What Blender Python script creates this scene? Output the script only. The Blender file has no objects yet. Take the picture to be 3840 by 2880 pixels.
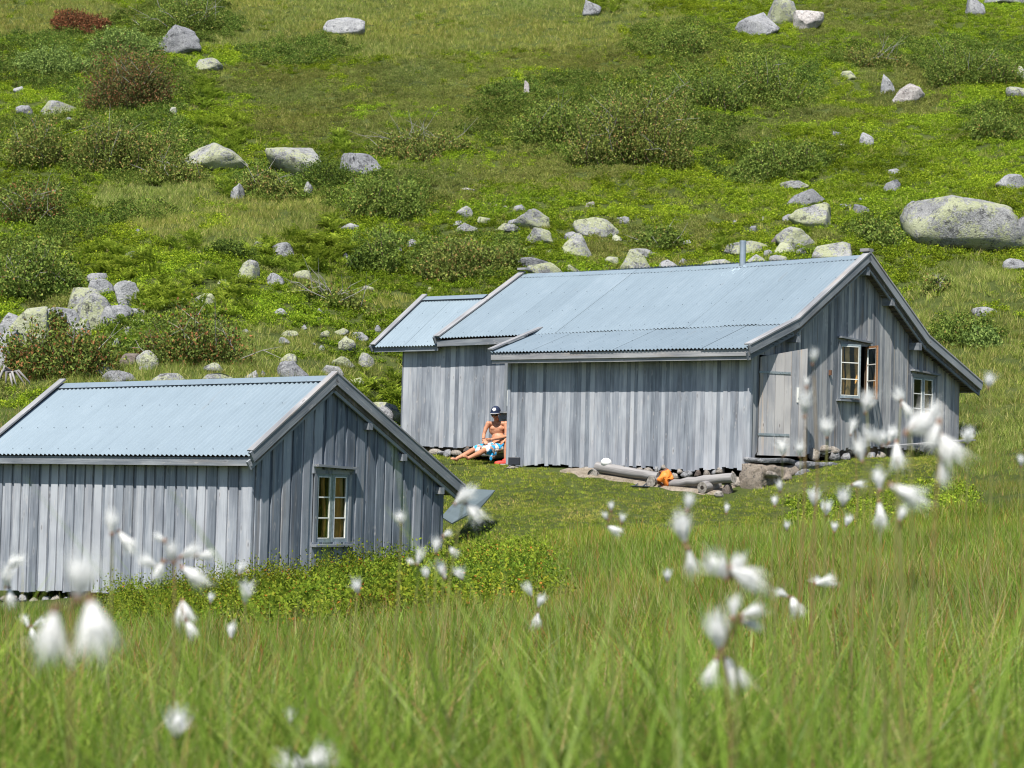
import bpy, bmesh, math, random
import numpy as np
from math import radians, sin, cos, pi, atan, sqrt
from mathutils import Vector, Matrix
random.seed(7); rng = np.random.default_rng(11)
SC = bpy.context.scene
# ---------------------------------------------------------------- camera
FPX = 8500.0; ROLL = radians(1.5); PITCH = atan(360 / FPX)
_X = np.array([1, 0, 0.]); _U0 = np.array([0, -sin(PITCH), cos(PITCH)]); CF = np.array([0, cos(PITCH), sin(PITCH)])
CR = cos(ROLL) * _X + sin(ROLL) * _U0; CU = -sin(ROLL) * _X + cos(ROLL) * _U0; CC = np.array([0, 0, 2.0])
cam_d = bpy.data.cameras.new('camera'); cam = bpy.data.objects.new('camera', cam_d); SC.collection.objects.link(cam)
cam_d.sensor_width = 36; cam_d.lens = 36 * FPX / 3840; cam_d.clip_end = 1000; cam_d.clip_start = 0.05
M4 = Matrix.Identity(4)
for r in range(3):
    M4[r][0] = CR[r]; M4[r][1] = CU[r]; M4[r][2] = -CF[r]; M4[r][3] = CC[r]
cam.matrix_world = M4
cam_d.dof.use_dof = True; cam_d.dof.focus_distance = 46; cam_d.dof.aperture_fstop = 11.0
SC.camera = cam
# ---------------------------------------------------------------- light
SUN_EL = radians(57); SUN_PSI = radians(16)
w = bpy.data.worlds.new('World'); SC.world = w; w.use_nodes = True
nt = w.node_tree; bg = nt.nodes['Background']; sky = nt.nodes.new('ShaderNodeTexSky'); sky.sky_type = 'NISHITA'
sky.sun_disc = False; sky.sun_elevation = SUN_EL; sky.sun_rotation = radians(180) + SUN_PSI; sky.altitude = 900; sky.ozone_density = 1.4
nt.links.new(sky.outputs[0], bg.inputs[0]); bg.inputs[1].default_value = 0.085
sd = bpy.data.lights.new('sun', 'SUN'); sd.energy = 4.9; sd.angle = radians(0.53); sd.color = (1, 0.95, 0.87)
sun = bpy.data.objects.new('sun', sd); SC.collection.objects.link(sun)
SDIR = Vector((sin(SUN_PSI) * cos(SUN_EL), cos(SUN_PSI) * cos(SUN_EL), -sin(SUN_EL)))
sun.rotation_euler = SDIR.to_track_quat('-Z', 'Y').to_euler()
SC.view_settings.view_transform = 'Standard'; SC.view_settings.look = 'None'; SC.view_settings.exposure = 0.70; SC.view_settings.gamma = 1
SC.cycles.pixel_filter_type = 'BLACKMAN_HARRIS'; SC.cycles.filter_width = 1.15
SC.cycles.max_bounces = 6; SC.cycles.transparent_max_bounces = 8; SC.cycles.caustics_reflective = False; SC.cycles.caustics_refractive = False

def pray(px, py): return (px - 1920) / FPX * CR + (1440 - py) / FPX * CU + CF
def at(px, py, Y): d = pray(px, py); return CC + d * (Y / d[1])
def project(P):
    q = np.asarray(P) - CC; wv = q @ CF
    return 1920 + FPX * (q @ CR) / wv, 1440 - FPX * (q @ CU) / wv
# ---------------------------------------------------------------- terrain height
def HY(px, py, Y): p = at(px, py, Y); return (p[0], p[1], p[2])
CP = []
for Y, py in ((48, 1440), (52, 1290), (57, 1100), (63, 900), (70, 700), (78, 500), (89, 250), (101, 0)):
    for px in (-1400, -500, 0, 450, 900): CP.append(HY(px, py, Y))
for Y, py in ((57.5, 1180), (63, 960), (70, 730), (78, 500), (89, 250), (101, 0)):
    for px in (1500, 2000, 2500, 3000): CP.append(HY(px, py, Y))
for Y, py in ((50, 1500), (54, 1320), (58, 1120), (63, 920), (70, 700), (78, 490), (89, 250), (101, 0)):
    for px in (3750, 4400, 5400): CP.append(HY(px, py, Y))
for px in (-1400, 500, 1920, 3300, 5400):
    CP.append(HY(px, -650, 135)); CP.append(HY(px, -1250, 190)); CP.append(HY(px, -1500, 240))
CP += [HY(*a) for a in (
    (1400, 1580, 49.5), (1600, 1722, 49.0), (1780, 1728, 48.0), (1300, 1500, 50), (1506, 1690, 49.6), (1700, 1722, 48), (1850, 1738, 46.6), (1910, 1752, 45.6), (2250, 1778, 43.8), (2500, 1800, 43.0),
    (2790, 1862, 41.2), (2700, 1862, 41.4), (3000, 1850, 41.0), (3150, 1790, 41.6), (3300, 1722, 44.2), (3600, 1680, 47.3), (3750, 1600, 48.5),
    (1700, 1800, 45), (1800, 1900, 41), (1900, 2000, 37), (2300, 1900, 40), (2700, 1945, 38.6), (1700, 2080, 34), (2200, 2010, 36.2), (2600, 2040, 35),
    (3300, 1800, 41.5), (3700, 1720, 44.5), (3700, 1850, 38), (3300, 1930, 37), (4300, 1600, 46), (4300, 1850, 38), (5200, 1700, 42),
    (945, 2200, 31.0), (100, 2262, 33.2), (300, 2250, 32.6), (100, 2310, 30), (1650, 2110, 34.4), (-500, 2250, 35), (-500, 2330, 30), (-1300, 2300, 32),
    (600, 1900, 40), (0, 1800, 40), (-600, 1850, 40), (1200, 1850, 40), (1450, 1800, 44), (600, 1650, 44), (-600, 1650, 44),
    (1300, 2290, 27), (1300, 2370, 22), (500, 2420, 22), (-600, 2430, 22), (500, 2360, 26), (1300, 2490, 15), (500, 2540, 15), (-700, 2560, 15),
    (3300, 2230, 20), (3300, 2090, 27), (2300, 2300, 20), (2300, 2170, 27), (4300, 2130, 24), (3300, 2420, 13), (2300, 2470, 13), (4600, 2400, 13),
    (1300, 2720, 9), (3300, 2640, 8), (5000, 2640, 8), (-800, 2760, 8), (1920, 3020, 5), (-800, 3050, 5), (4600, 3000, 5), (1920, 3600, 2.6), (-600, 3600, 2.6), (4400, 3600, 2.6))]
CP += [(x, 0.8, 1.43) for x in (-3, 0, 3)] + [(x, -8, 1.5) for x in (-25, 0, 25)] + [(-25, 8, 1.1), (25, 8, 1.4), (-25, 20, .6), (25, 22, 1.3)]
CP = np.array(CP)
def _tps(r2): return 0.5 * r2 * np.log(r2 + 1e-9)
_n = len(CP); _S = 20.0
_P = CP[:, :2] / _S
_D = ((_P[:, None] - _P[None]) ** 2).sum(-1)
_A = np.zeros((_n + 3, _n + 3)); _A[:_n, :_n] = _tps(_D) + np.eye(_n) * 2e-4
_A[:_n, _n] = 1; _A[:_n, _n + 1:] = _P; _A[_n, :_n] = 1; _A[_n + 1:, :_n] = _P.T
_W = np.linalg.solve(_A, np.concatenate([CP[:, 2], np.zeros(3)]))
def _hash(ix, iy, s):
    h = (ix * 374761393 + iy * 668265263 + s * 974634777) & 0x7fffffff
    h = ((h ^ (h >> 13)) * 1274126177) & 0x7fffffff
    return ((h ^ (h >> 16)) & 0xffff) / 65535.0
def vnoise(x, y, s=0):
    x = np.asarray(x, float); y = np.asarray(y, float)
    ix = np.floor(x).astype(np.int64); iy = np.floor(y).astype(np.int64); fx = x - ix; fy = y - iy
    fx = fx * fx * (3 - 2 * fx); fy = fy * fy * (3 - 2 * fy)
    a = _hash(ix, iy, s); b = _hash(ix + 1, iy, s); c = _hash(ix, iy + 1, s); d = _hash(ix + 1, iy + 1, s)
    return (a * (1 - fx) + b * fx) * (1 - fy) + (c * (1 - fx) + d * fx) * fy
def fbm(x, y, s=0, o=3):
    t = 0; a = .5
    for k in range(o):
        t = t + a * (vnoise(x * 2 ** k, y * 2 ** k, s + k * 17) - .5); a *= .5
    return t
def smooth(a, b, x): t = np.clip((np.asarray(x, float) - a) / (b - a), 0, 1); return t * t * (3 - 2 * t)
def TZ(x, y):
    x = np.atleast_1d(np.asarray(x, float)); y = np.atleast_1d(np.asarray(y, float)); out = np.empty(len(x))
    for i in range(0, len(x), 20000):
        q = np.stack([x[i:i + 20000], y[i:i + 20000]], 1) / _S
        d = ((q[:, None] - _P[None]) ** 2).sum(-1)
        out[i:i + 20000] = _tps(d) @ _W[:_n] + _W[_n] + q @ _W[_n + 1:]
    hill = smooth(50, 58, y)
    out += hill * (0.9 * fbm(x / 4.5, y / 4.5, 3, 3) + .22 * fbm(x / .9, y / .9, 9, 2))
    out += (1 - hill) * .10 * fbm(x / 1.5, y / 1.5, 5, 2) * smooth(2, 12, y)
    return out
def tz(x, y): return float(TZ([x], [y])[0])
def ground(px, py, y0=30.0, y1=200.0):
    """first point of the ground seen at that photo pixel beyond depth y0"""
    ys = np.arange(y0, y1, 0.25); d = pray(px, py); P = CC[None] + d[None] * (ys / d[1])[:, None]
    g = TZ(P[:, 0], P[:, 1]) - P[:, 2]
    k = int(np.argmax(g > 0)) if (g > 0).any() else len(ys) - 1
    if k > 0:
        t = g[k - 1] / (g[k - 1] - g[k] + 1e-12); p = P[k - 1] + (P[k] - P[k - 1]) * np.clip(t, 0, 1)
    else: p = P[0]
    return np.array([p[0], p[1], tz(p[0], p[1])])
# ---------------------------------------------------------------- object helpers
def tag(o, label=None, cat=None, group=None, kind=None):
    for k, v in (('label', label), ('category', cat), ('group', group), ('kind', kind)):
        if v: o[k] = v
    return o
def empty(name, loc, label=None, cat=None, group=None):
    o = bpy.data.objects.new(name, None); SC.collection.objects.link(o); o.location = tuple(loc); o.empty_display_size = .1
    return tag(o, label, cat, group)
def wloc(o):
    v = Vector((0, 0, 0))
    while o is not None: v += o.location; o = o.parent
    return v
def obj(name, V, F, mats, parent=None, uv=None, loc=None, smooth_sh=False, mi=None, coll=None, mods=True):
    """V in world coordinates; the object sits at its parent's origin, or at loc"""
    V = np.asarray(V, float).reshape(-1, 3)
    org = np.array(wloc(parent)) if parent is not None else (np.array(loc, float) if loc is not None else np.zeros(3))
    me = bpy.data.meshes.new(name)
    me.from_pydata((V - org).tolist(), [], F if isinstance(F, list) else F.tolist())
    for m in (mats if isinstance(mats, (list, tuple)) else [mats]): me.materials.append(m)
    if uv is not None:
        l = me.uv_layers.new(name='UVMap'); l.data.foreach_set('uv', np.asarray(uv, 'f').ravel())
    if mi is not None: me.polygons.foreach_set('material_index', np.asarray(mi, 'i'))
    if smooth_sh: me.polygons.foreach_set('use_smooth', np.ones(len(me.polygons), bool))
    me.update()
    o = bpy.data.objects.new(name, me); (coll or SC.collection).objects.link(o)
    if parent is not None: o.parent = parent
    elif loc is not None: o.location = tuple(loc)
    return o
class MB:
    def __init__(s): s.V = []; s.F = []; s.UV = []; s.MI = []
    def poly(s, pts, faces, uvf=None, mi=0):
        b = len(s.V); s.V += [tuple(p) for p in pts]
        for f in faces:
            s.F.append([b + i for i in f]); s.MI.append(mi)
            for i in f: s.UV.append(uvf(pts[i]) if uvf else (0, 0))
    def box(s, c, ax, ay, az, mi=0, ends=None):
        """centre and three half-extent vectors; the grain runs along the longest"""
        c = np.array(c, float); A = [np.array(a, float) for a in (ax, ay, az)]
        pts = [c + i * A[0] + j * A[1] + k * A[2] for i in (-1, 1) for j in (-1, 1) for k in (-1, 1)]
        fs = [(0, 1, 3, 2), (4, 6, 7, 5), (0, 4, 5, 1), (2, 3, 7, 6), (0, 2, 6, 4), (1, 5, 7, 3)]
        if np.dot(np.cross(A[0], A[1]), A[2]) < 0: fs = [f[::-1] for f in fs]
        o = sorted(range(3), key=lambda i: -np.linalg.norm(A[i])); L = A[o[0]] / np.linalg.norm(A[o[0]])
        c1 = A[o[1]] / (np.linalg.norm(A[o[1]]) + 1e-9); c2 = A[o[2]] / (np.linalg.norm(A[o[2]]) + 1e-9); r = random.uniform(0, 50)
        s.poly(pts, fs, lambda p: ((p - c) @ c1 + (p - c) @ c2 + r, (p - c) @ L + r * 3.1), mi)
    def bar(s, a, b, w, h, up=(0, 0, 1), mi=0):
        a = np.array(a, float); b = np.array(b, float); d = b - a; L = np.linalg.norm(d); d = d / L
        sd = np.cross(d, up); sd /= np.linalg.norm(sd); u2 = np.cross(sd, d)
        s.box((a + b) / 2, d * L / 2, sd * w / 2, u2 * h / 2, mi)
    def tube(s, pts, rad, n=8, mi=0, cap=True):
        pts = [np.array(p, float) for p in pts]; rad = rad if isinstance(rad, (list, tuple, np.ndarray)) else [rad] * len(pts)
        ring = []; b = len(s.V); L = 0; off = random.uniform(0, 30); uvs = []
        prev = None
        for i, p in enumerate(pts):
            d = pts[min(i + 1, len(pts) - 1)] - pts[max(i - 1, 0)]; d /= np.linalg.norm(d) + 1e-9
            if prev is None: prev = np.array([1, 0, 0.]) if abs(d[0]) < .8 else np.array([0, 0, 1.])
            x = prev - d * (prev @ d); x /= np.linalg.norm(x); y = np.cross(d, x); prev = x
            if i: L += np.linalg.norm(p - pts[i - 1])
            for k in range(n):
                a = 2 * pi * k / n; s.V.append(tuple(p + rad[i] * (cos(a) * x + sin(a) * y))); uvs.append((k / n * 2 * pi * rad[0] + off, L + off))
        for i in range(len(pts) - 1):
            for k in range(n):
                f = (i * n + k, i * n + (k + 1) % n, (i + 1) * n + (k + 1) % n, (i + 1) * n + k)
                s.F.append([b + j for j in f]); s.MI.append(mi); s.UV += [uvs[j] for j in f]
        if cap:
            for f in (list(range(n))[::-1], [(len(pts) - 1) * n + k for k in range(n)]):
                s.F.append([b + j for j in f]); s.MI.append(mi); s.UV += [uvs[j] for j in f]
    def ell(s, c, r, R=None, nu=14, nv=9, mi=0):
        c = np.array(c, float); R = np.eye(3) if R is None else np.array(R); b = len(s.V)
        P = [(0, 0, 1)] + [(sin(pi * j / nv) * cos(2 * pi * i / nu), sin(pi * j / nv) * sin(2 * pi * i / nu), cos(pi * j / nv)) for j in range(1, nv) for i in range(nu)] + [(0, 0, -1)]
        for p in P: s.V.append(tuple(c + R @ (np.array(p) * r)))
        F = [(0, 1 + i, 1 + (i + 1) % nu) for i in range(nu)]
        for j in range(nv - 2):
            for i in range(nu): F.append((1 + j * nu + i, 1 + (j + 1) * nu + i, 1 + (j + 1) * nu + (i + 1) % nu, 1 + j * nu + (i + 1) % nu))
        l = len(P) - 1
        F += [(l, 1 + (nv - 2) * nu + (i + 1) % nu, 1 + (nv - 2) * nu + i) for i in range(nu)]
        for f in F: s.F.append([b + i for i in f]); s.MI.append(mi); s.UV += [(0, 0)] * len(f)
    def build(s, name, mats, parent=None, **k):
        return obj(name, s.V, s.F, mats, parent, uv=s.UV, mi=s.MI, **k)
# ---------------------------------------------------------------- materials
def newmat(name):
    m = bpy.data.materials.new(name); m.use_nodes = True; n = m.node_tree; n.nodes.clear()
    out = n.nodes.new('ShaderNodeOutputMaterial'); return m, n, out
def N(n, t, ins=None, **kw):
    x = n.nodes.new(t)
    for k, v in kw.items(): setattr(x, k, v)
    for k, v in (ins or {}).items():
        if hasattr(v, 'is_output'): n.links.new(v, x.inputs[k])
        else: x.inputs[k].default_value = v
    return x
def ramp(n, fac, stops, interp='LINEAR'):
    r = n.nodes.new('ShaderNodeValToRGB'); r.color_ramp.interpolation = interp; e = r.color_ramp.elements
    while len(e) < len(stops): e.new(.5)
    for i, (p, c) in enumerate(stops): e[i].position = p; e[i].color = (*c, 1) if len(c) == 3 else c
    n.links.new(fac, r.inputs[0]); return r.outputs[0]
def mixc(n, f, a, b, bt='MIX'):
    x = n.nodes.new('ShaderNodeMix'); x.data_type = 'RGBA'; x.blend_type = bt
    for s, v in ((x.inputs[0], f), (x.inputs[6], a), (x.inputs[7], b)):
        if hasattr(v, 'is_output'): n.links.new(v, s)
        else: s.default_value = v if not isinstance(v, tuple) else ((*v, 1) if len(v) == 3 else v)
    return x.outputs[2]
def mth(n, op, a, b=0.0):
    x = n.nodes.new('ShaderNodeMath'); x.operation = op
    for s, v in ((x.inputs[0], a), (x.inputs[1], b)):
        if hasattr(v, 'is_output'): n.links.new(v, s)
        else: s.default_value = v
    return x.outputs[0]
def princ(n, out, base, rough=.8, metal=0., bump=None, bstr=.3, bdist=.01, spec=.3):
    p = n.nodes.new('ShaderNodeBsdfPrincipled')
    for k, v in (('Base Color', base), ('Roughness', rough), ('Metallic', metal), ('Specular IOR Level', spec)):
        if hasattr(v, 'is_output'): n.links.new(v, p.inputs[k])
        else: p.inputs[k].default_value = (*v, 1) if isinstance(v, tuple) and len(v) == 3 else v
    if bump is not None:
        b = N(n, 'ShaderNodeBump', {'Strength': bstr, 'Distance': bdist, 'Height': bump}); n.links.new(b.outputs[0], p.inputs['Normal'])
    n.links.new(p.outputs[0], out.inputs[0]); return p
def wood(name, c0, c1, c2, tan=(.36, .27, .18), tanamt=.15, knots=True):
    """weathered board: grain along the UV's v axis, tone by board"""
    m, n, out = newmat(name)
    uv = N(n, 'ShaderNodeUVMap', uv_map='UVMap').outputs[0]
    rnd = n.nodes.new('ShaderNodeNewGeometry').outputs['Random Per Island']
    mp = N(n, 'ShaderNodeMapping', {'Vector': uv, 'Scale': (70, 2.2, 1)}).outputs[0]
    g1 = N(n, 'ShaderNodeTexNoise', {'Vector': mp, 'Scale': 1.0, 'Detail': 5.0, 'Roughness': .6, 'Distortion': .4}).outputs[0]
    mp2 = N(n, 'ShaderNodeMapping', {'Vector': uv, 'Scale': (14, .9, 1)}).outputs[0]
    g2 = N(n, 'ShaderNodeTexNoise', {'Vector': mp2, 'Scale': 1.0, 'Detail': 3.0, 'Roughness': .6}).outputs[0]
    t = mth(n, 'ADD', mth(n, 'ADD', mth(n, 'MULTIPLY', rnd, .36), .03), mth(n, 'ADD', mth(n, 'MULTIPLY', g1, .42), mth(n, 'MULTIPLY', g2, .5)))
    c = ramp(n, t, [(.44, c0), (.62, c1), (.80, c2)])
    tn = ramp(n, N(n, 'ShaderNodeTexNoise', {'Vector': mp2, 'Scale': .6, 'Detail': 2.0}).outputs[0], [(.58, (0, 0, 0)), (.72, (1, 1, 1))])
    c = mixc(n, mth(n, 'MULTIPLY', tn, tanamt * 3), c, tan)
    h = g1
    if knots:
        mk = N(n, 'ShaderNodeMapping', {'Vector': uv, 'Scale': (8, 3.0, 1)}).outputs[0]
        v = N(n, 'ShaderNodeTexVoronoi', {'Vector': mk, 'Scale': 1.0, 'Randomness': 1.0}).outputs['Distance']
        kf = ramp(n, v, [(.09, (1, 1, 1)), (.14, (.0, .0, .0))]); k2 = ramp(n, v, [(.12, (0, 0, 0)), (.18, (1, 1, 1)), (.27, (0, 0, 0))])
        km = ramp(n, N(n, 'ShaderNodeTexNoise', {'Vector': mk, 'Scale': .9, 'Detail': 1.0}).outputs[0], [(.44, (0, 0, 0)), (.66, (1, 1, 1))])
        c = mixc(n, mth(n, 'MULTIPLY', mth(n, 'MULTIPLY', kf, km), .7), c, (.12, .10, .09)); c = mixc(n, mth(n, 'MULTIPLY', mth(n, 'MULTIPLY', k2, km), .5), c, (.50, .48, .47))
        sc_ = N(n, 'ShaderNodeTexNoise', {'Vector': N(n, 'ShaderNodeMapping', {'Vector': uv, 'Scale': (22, 5, 1)}).outputs[0], 'Scale': 1.0, 'Detail': 2.0}).outputs[0]
        c = mixc(n, mth(n, 'MULTIPLY', ramp(n, sc_, [(.68, (0, 0, 0)), (.73, (1, 1, 1))]), .35), c, (.56, .53, .50))
        dr = ramp(n, N(n, 'ShaderNodeTexNoise', {'Vector': uv, 'Scale': 1.1, 'Detail': 3.0}).outputs[0], [(.35, (.72, .72, .74)), (.6, (1, 1, 1))]); c = mixc(n, 1.0, c, dr, 'MULTIPLY')
    princ(n, out, c, .75, bump=h, bstr=.5, bdist=.006, spec=.25); return m
def plain(name, col, rough=.6, metal=0., noise=.12, scale=40., spec=.4):
    m, n, out = newmat(name); tc = n.nodes.new('ShaderNodeTexCoord').outputs['Object']
    f = N(n, 'ShaderNodeTexNoise', {'Vector': tc, 'Scale': scale, 'Detail': 3.0}).outputs[0]
    c = ramp(n, f, [(.3, tuple(x * (1 - noise) for x in col)), (.7, tuple(min(1, x * (1 + noise)) for x in col))])
    princ(n, out, c, rough, metal, spec=spec); return m
def leafmat(name, stops, trans=.35, tint=True, rough=.6, isl=True, gloss=.04):
    """colour by leaf, tinted by clump"""
    m, n, out = newmat(name)
    r = n.nodes.new('ShaderNodeNewGeometry').outputs['Random Per Island'] if isl else N(n, 'ShaderNodeTexNoise', {'Scale': 30.}).outputs[0]
    c = ramp(n, r, stops)
    if tint:
        a = N(n, 'ShaderNodeAttribute', attribute_name='tint', attribute_type='INSTANCER').outputs['Color']
        c = mixc(n, 1.0, c, a, 'MULTIPLY')
    d = N(n, 'ShaderNodeBsdfDiffuse', {'Color': c}); t = N(n, 'ShaderNodeBsdfTranslucent', {'Color': c})
    s = N(n, 'ShaderNodeMixShader', {0: trans}); n.links.new(d.outputs[0], s.inputs[1]); n.links.new(t.outputs[0], s.inputs[2])
    g = N(n, 'ShaderNodeBsdfGlossy', {'Color': (1, 1, 1, 1), 'Roughness': .45}); s2 = N(n, 'ShaderNodeMixShader', {0: gloss})
    n.links.new(s.outputs[0], s2.inputs[1]); n.links.new(g.outputs[0], s2.inputs[2]); n.links.new(s2.outputs[0], out.inputs[0]); return m

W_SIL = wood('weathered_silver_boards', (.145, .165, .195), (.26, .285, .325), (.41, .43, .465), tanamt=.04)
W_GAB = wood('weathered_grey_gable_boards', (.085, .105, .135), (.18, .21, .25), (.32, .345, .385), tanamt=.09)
W_GB2 = wood('weathered_brown_grey_boards', (.115, .13, .15), (.235, .25, .275), (.41, .41, .41), tanamt=.16)
W_TRM = wood('weathered_trim_boards', (.09, .105, .125), (.16, .18, .205), (.26, .28, .30), tanamt=.06)
W_CAP = wood('sunbleached_cap_boards', (.14, .15, .16), (.225, .235, .25), (.34, .34, .345), tanamt=.12)
W_DOOR = wood('door_boards', (.17, .18, .20), (.27, .28, .30), (.40, .39, .385), tan=(.50, .38, .27), tanamt=.25)
W_LOG = wood('weathered_logs', (.065, .06, .06), (.17, .16, .16), (.31, .30, .295), tanamt=.06, knots=False)
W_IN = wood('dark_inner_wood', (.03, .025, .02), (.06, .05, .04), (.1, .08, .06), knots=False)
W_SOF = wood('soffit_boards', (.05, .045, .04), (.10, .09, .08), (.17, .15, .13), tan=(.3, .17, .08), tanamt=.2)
def roofmat():
    m, n, out = newmat('galvanised_corrugated_sheet')
    tc = n.nodes.new('ShaderNodeTexCoord').outputs['Object']; rnd = n.nodes.new('ShaderNodeNewGeometry').outputs['Random Per Island']
    f = N(n, 'ShaderNodeTexNoise', {'Vector': tc, 'Scale': 1.1, 'Detail': 7.0, 'Roughness': .75}).outputs[0]
    f2 = N(n, 'ShaderNodeTexNoise', {'Vector': tc, 'Scale': 45., 'Detail': 2.0}).outputs[0]
    du = N(n, 'ShaderNodeVectorMath', {0: tc, 1: (-.777, .629, 0)}, operation='DOT_PRODUCT').outputs['Value']; dv = N(n, 'ShaderNodeVectorMath', {0: tc, 1: (.53, .65, .54)}, operation='DOT_PRODUCT').outputs['Value']
    cv = N(n, 'ShaderNodeCombineXYZ', {0: mth(n, 'MULTIPLY', du, 7.), 1: mth(n, 'MULTIPLY', dv, .7)}).outputs[0]
    stk = N(n, 'ShaderNodeTexNoise', {'Vector': cv, 'Scale': 1.0, 'Detail': 4.0, 'Roughness': .65}).outputs[0]
    t = mth(n, 'ADD', mth(n, 'MULTIPLY', f, .42), mth(n, 'ADD', mth(n, 'MULTIPLY', rnd, .12), mth(n, 'ADD', mth(n, 'MULTIPLY', f2, .18), mth(n, 'MULTIPLY', stk, .36))))
    c = ramp(n, t, [(.3, (.205, .265, .31)), (.6, (.265, .335, .385)), (.8, (.335, .405, .455))])
    c = mixc(n, mth(n, 'MULTIPLY', ramp(n, stk, [(.64, (0, 0, 0)), (.74, (1, 1, 1))]), .35), c, (.17, .17, .165))
    princ(n, out, c, .42, .35, spec=.5, bump=f2, bstr=.15, bdist=.002); return m
M_ROOF = roofmat()
M_NAIL = plain('nail_heads', (.16, .19, .22), .5, .5)
def glass(name, col=(.02, .022, .02)):
    m, n, out = newmat(name)
    g = N(n, 'ShaderNodeBsdfGlossy', {'Color': (.9, .95, 1, 1), 'Roughness': .02}); t = N(n, 'ShaderNodeBsdfTransparent', {'Color': (.8, .84, .8, 1)})
    fr = N(n, 'ShaderNodeFresnel', {'IOR': 1.5}); s = n.nodes.new('ShaderNodeMixShader')
    n.links.new(mth(n, 'MULTIPLY', fr.outputs[0], .8), s.inputs[0]); n.links.new(t.outputs[0], s.inputs[1]); n.links.new(g.outputs[0], s.inputs[2]); n.links.new(s.outputs[0], out.inputs[0]); return m
M_GLASS = glass('old_window_glass')
M_WHITE = plain('white_putty', (.72, .72, .68), .6, noise=.08)
M_BLUEP = plain('faded_blue_paint', (.20, .245, .27), .7, noise=.25, scale=18)
M_CURT = plain('tan_curtain', (.72, .38, .11), .9, noise=.2, scale=9); M_CURT2 = plain('pale_curtain', (.72, .48, .22), .9, noise=.2, scale=9)
M_IRON = plain('grey_painted_iron', (.22, .26, .28), .55, .3, noise=.2); M_STEEL = plain('steel_flue', (.5, .53, .56), .28, .9, noise=.1, scale=6)
M_BLACK = plain('black_plastic', (.02, .022, .03), .5); M_SHEET = plain('grey_metal_sheet', (.13, .165, .175), .5, .2, noise=.1, scale=4)
def stonemat(name, c0, c1, c2, lichen=(.38, .41, .20), lam=.5, sc=1.0, white=.15):
    m, n, out = newmat(name); tc = n.nodes.new('ShaderNodeTexCoord').outputs['Object']
    oi = n.nodes.new('ShaderNodeObjectInfo').outputs['Random']
    v = N(n, 'ShaderNodeVectorMath', {0: tc}, operation='ADD'); n.links.new(mth(n, 'MULTIPLY', oi, 40.), v.inputs[1]); p = v.outputs[0]
    f = N(n, 'ShaderNodeTexNoise', {'Vector': p, 'Scale': 2.2 * sc, 'Detail': 8.0, 'Roughness': .72}).outputs[0]
    g = N(n, 'ShaderNodeTexNoise', {'Vector': p, 'Scale': 24. * sc, 'Detail': 3.0, 'Roughness': .7}).outputs[0]
    t = mth(n, 'ADD', mth(n, 'MULTIPLY', f, .6), mth(n, 'ADD', mth(n, 'MULTIPLY', g, .55), mth(n, 'MULTIPLY', oi, .12)))
    c = ramp(n, t, [(.46, c0), (.60, c1), (.76, c2)])
    a = N(n, 'ShaderNodeTexNoise', {'Vector': p, 'Scale': 1.5 * sc, 'Detail': 2.0}).outputs[0]; b = N(n, 'ShaderNodeTexNoise', {'Vector': p, 'Scale': 13. * sc, 'Detail': 4.0, 'Roughness': .75}).outputs[0]
    lf = ramp(n, mth(n, 'ADD', mth(n, 'MULTIPLY', a, .9), mth(n, 'MULTIPLY', b, 1.0)), [(1.045 - .12 * lam, (0, 0, 0)), (1.075 - .12 * lam, (1, 1, 1))])
    c = mixc(n, mth(n, 'MULTIPLY', lf, .6 * min(1, lam * 1.6)), c, lichen)
    wf = ramp(n, N(n, 'ShaderNodeTexNoise', {'Vector': p, 'Scale': 7. * sc, 'Detail': 5.0, 'Roughness': .75}).outputs[0], [(.585, (0, 0, 0)), (.62, (1, 1, 1))])
    c = mixc(n, mth(n, 'MULTIPLY', wf, white * 2), c, (.55, .55, .54))
    df = ramp(n, N(n, 'ShaderNodeTexNoise', {'Vector': p, 'Scale': 5. * sc, 'Detail': 6.0, 'Roughness': .8}).outputs[0], [(.40, (1, 1, 1)), (.45, (0, 0, 0))])
    c = mixc(n, mth(n, 'MULTIPLY', df, .8), c, (.06, .06, .065))
    princ(n, out, c, .9, bump=mth(n, 'ADD', f, mth(n, 'MULTIPLY', g, .4)), bstr=1.0, bdist=.09, spec=.2); return m
S_LICH = stonemat('lichen_granite', (.10, .10, .105), (.21, .215, .22), (.36, .36, .355), lam=1.0)
S_GREY = stonemat('grey_granite', (.11, .115, .125), (.215, .22, .235), (.35, .355, .36), lam=.25)
S_WARM = stonemat('warm_field_stone', (.19, .165, .14), (.35, .315, .275), (.50, .46, .41), lam=.1, sc=2.5)
S_BRWN = stonemat('brown_mossy_stone', (.07, .055, .05), (.13, .105, .09), (.2, .17, .15), lam=.2, white=.05)
S_QRTZ = stonemat('pale_quartz_rock', (.20, .17, .16), (.38, .35, .335), (.60, .57, .55), lam=.1, white=.4, sc=2)
S_MORT = stonemat('mortared_stone', (.15, .125, .10), (.29, .245, .20), (.42, .36, .30), lam=.1, sc=3, white=.05)
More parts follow.
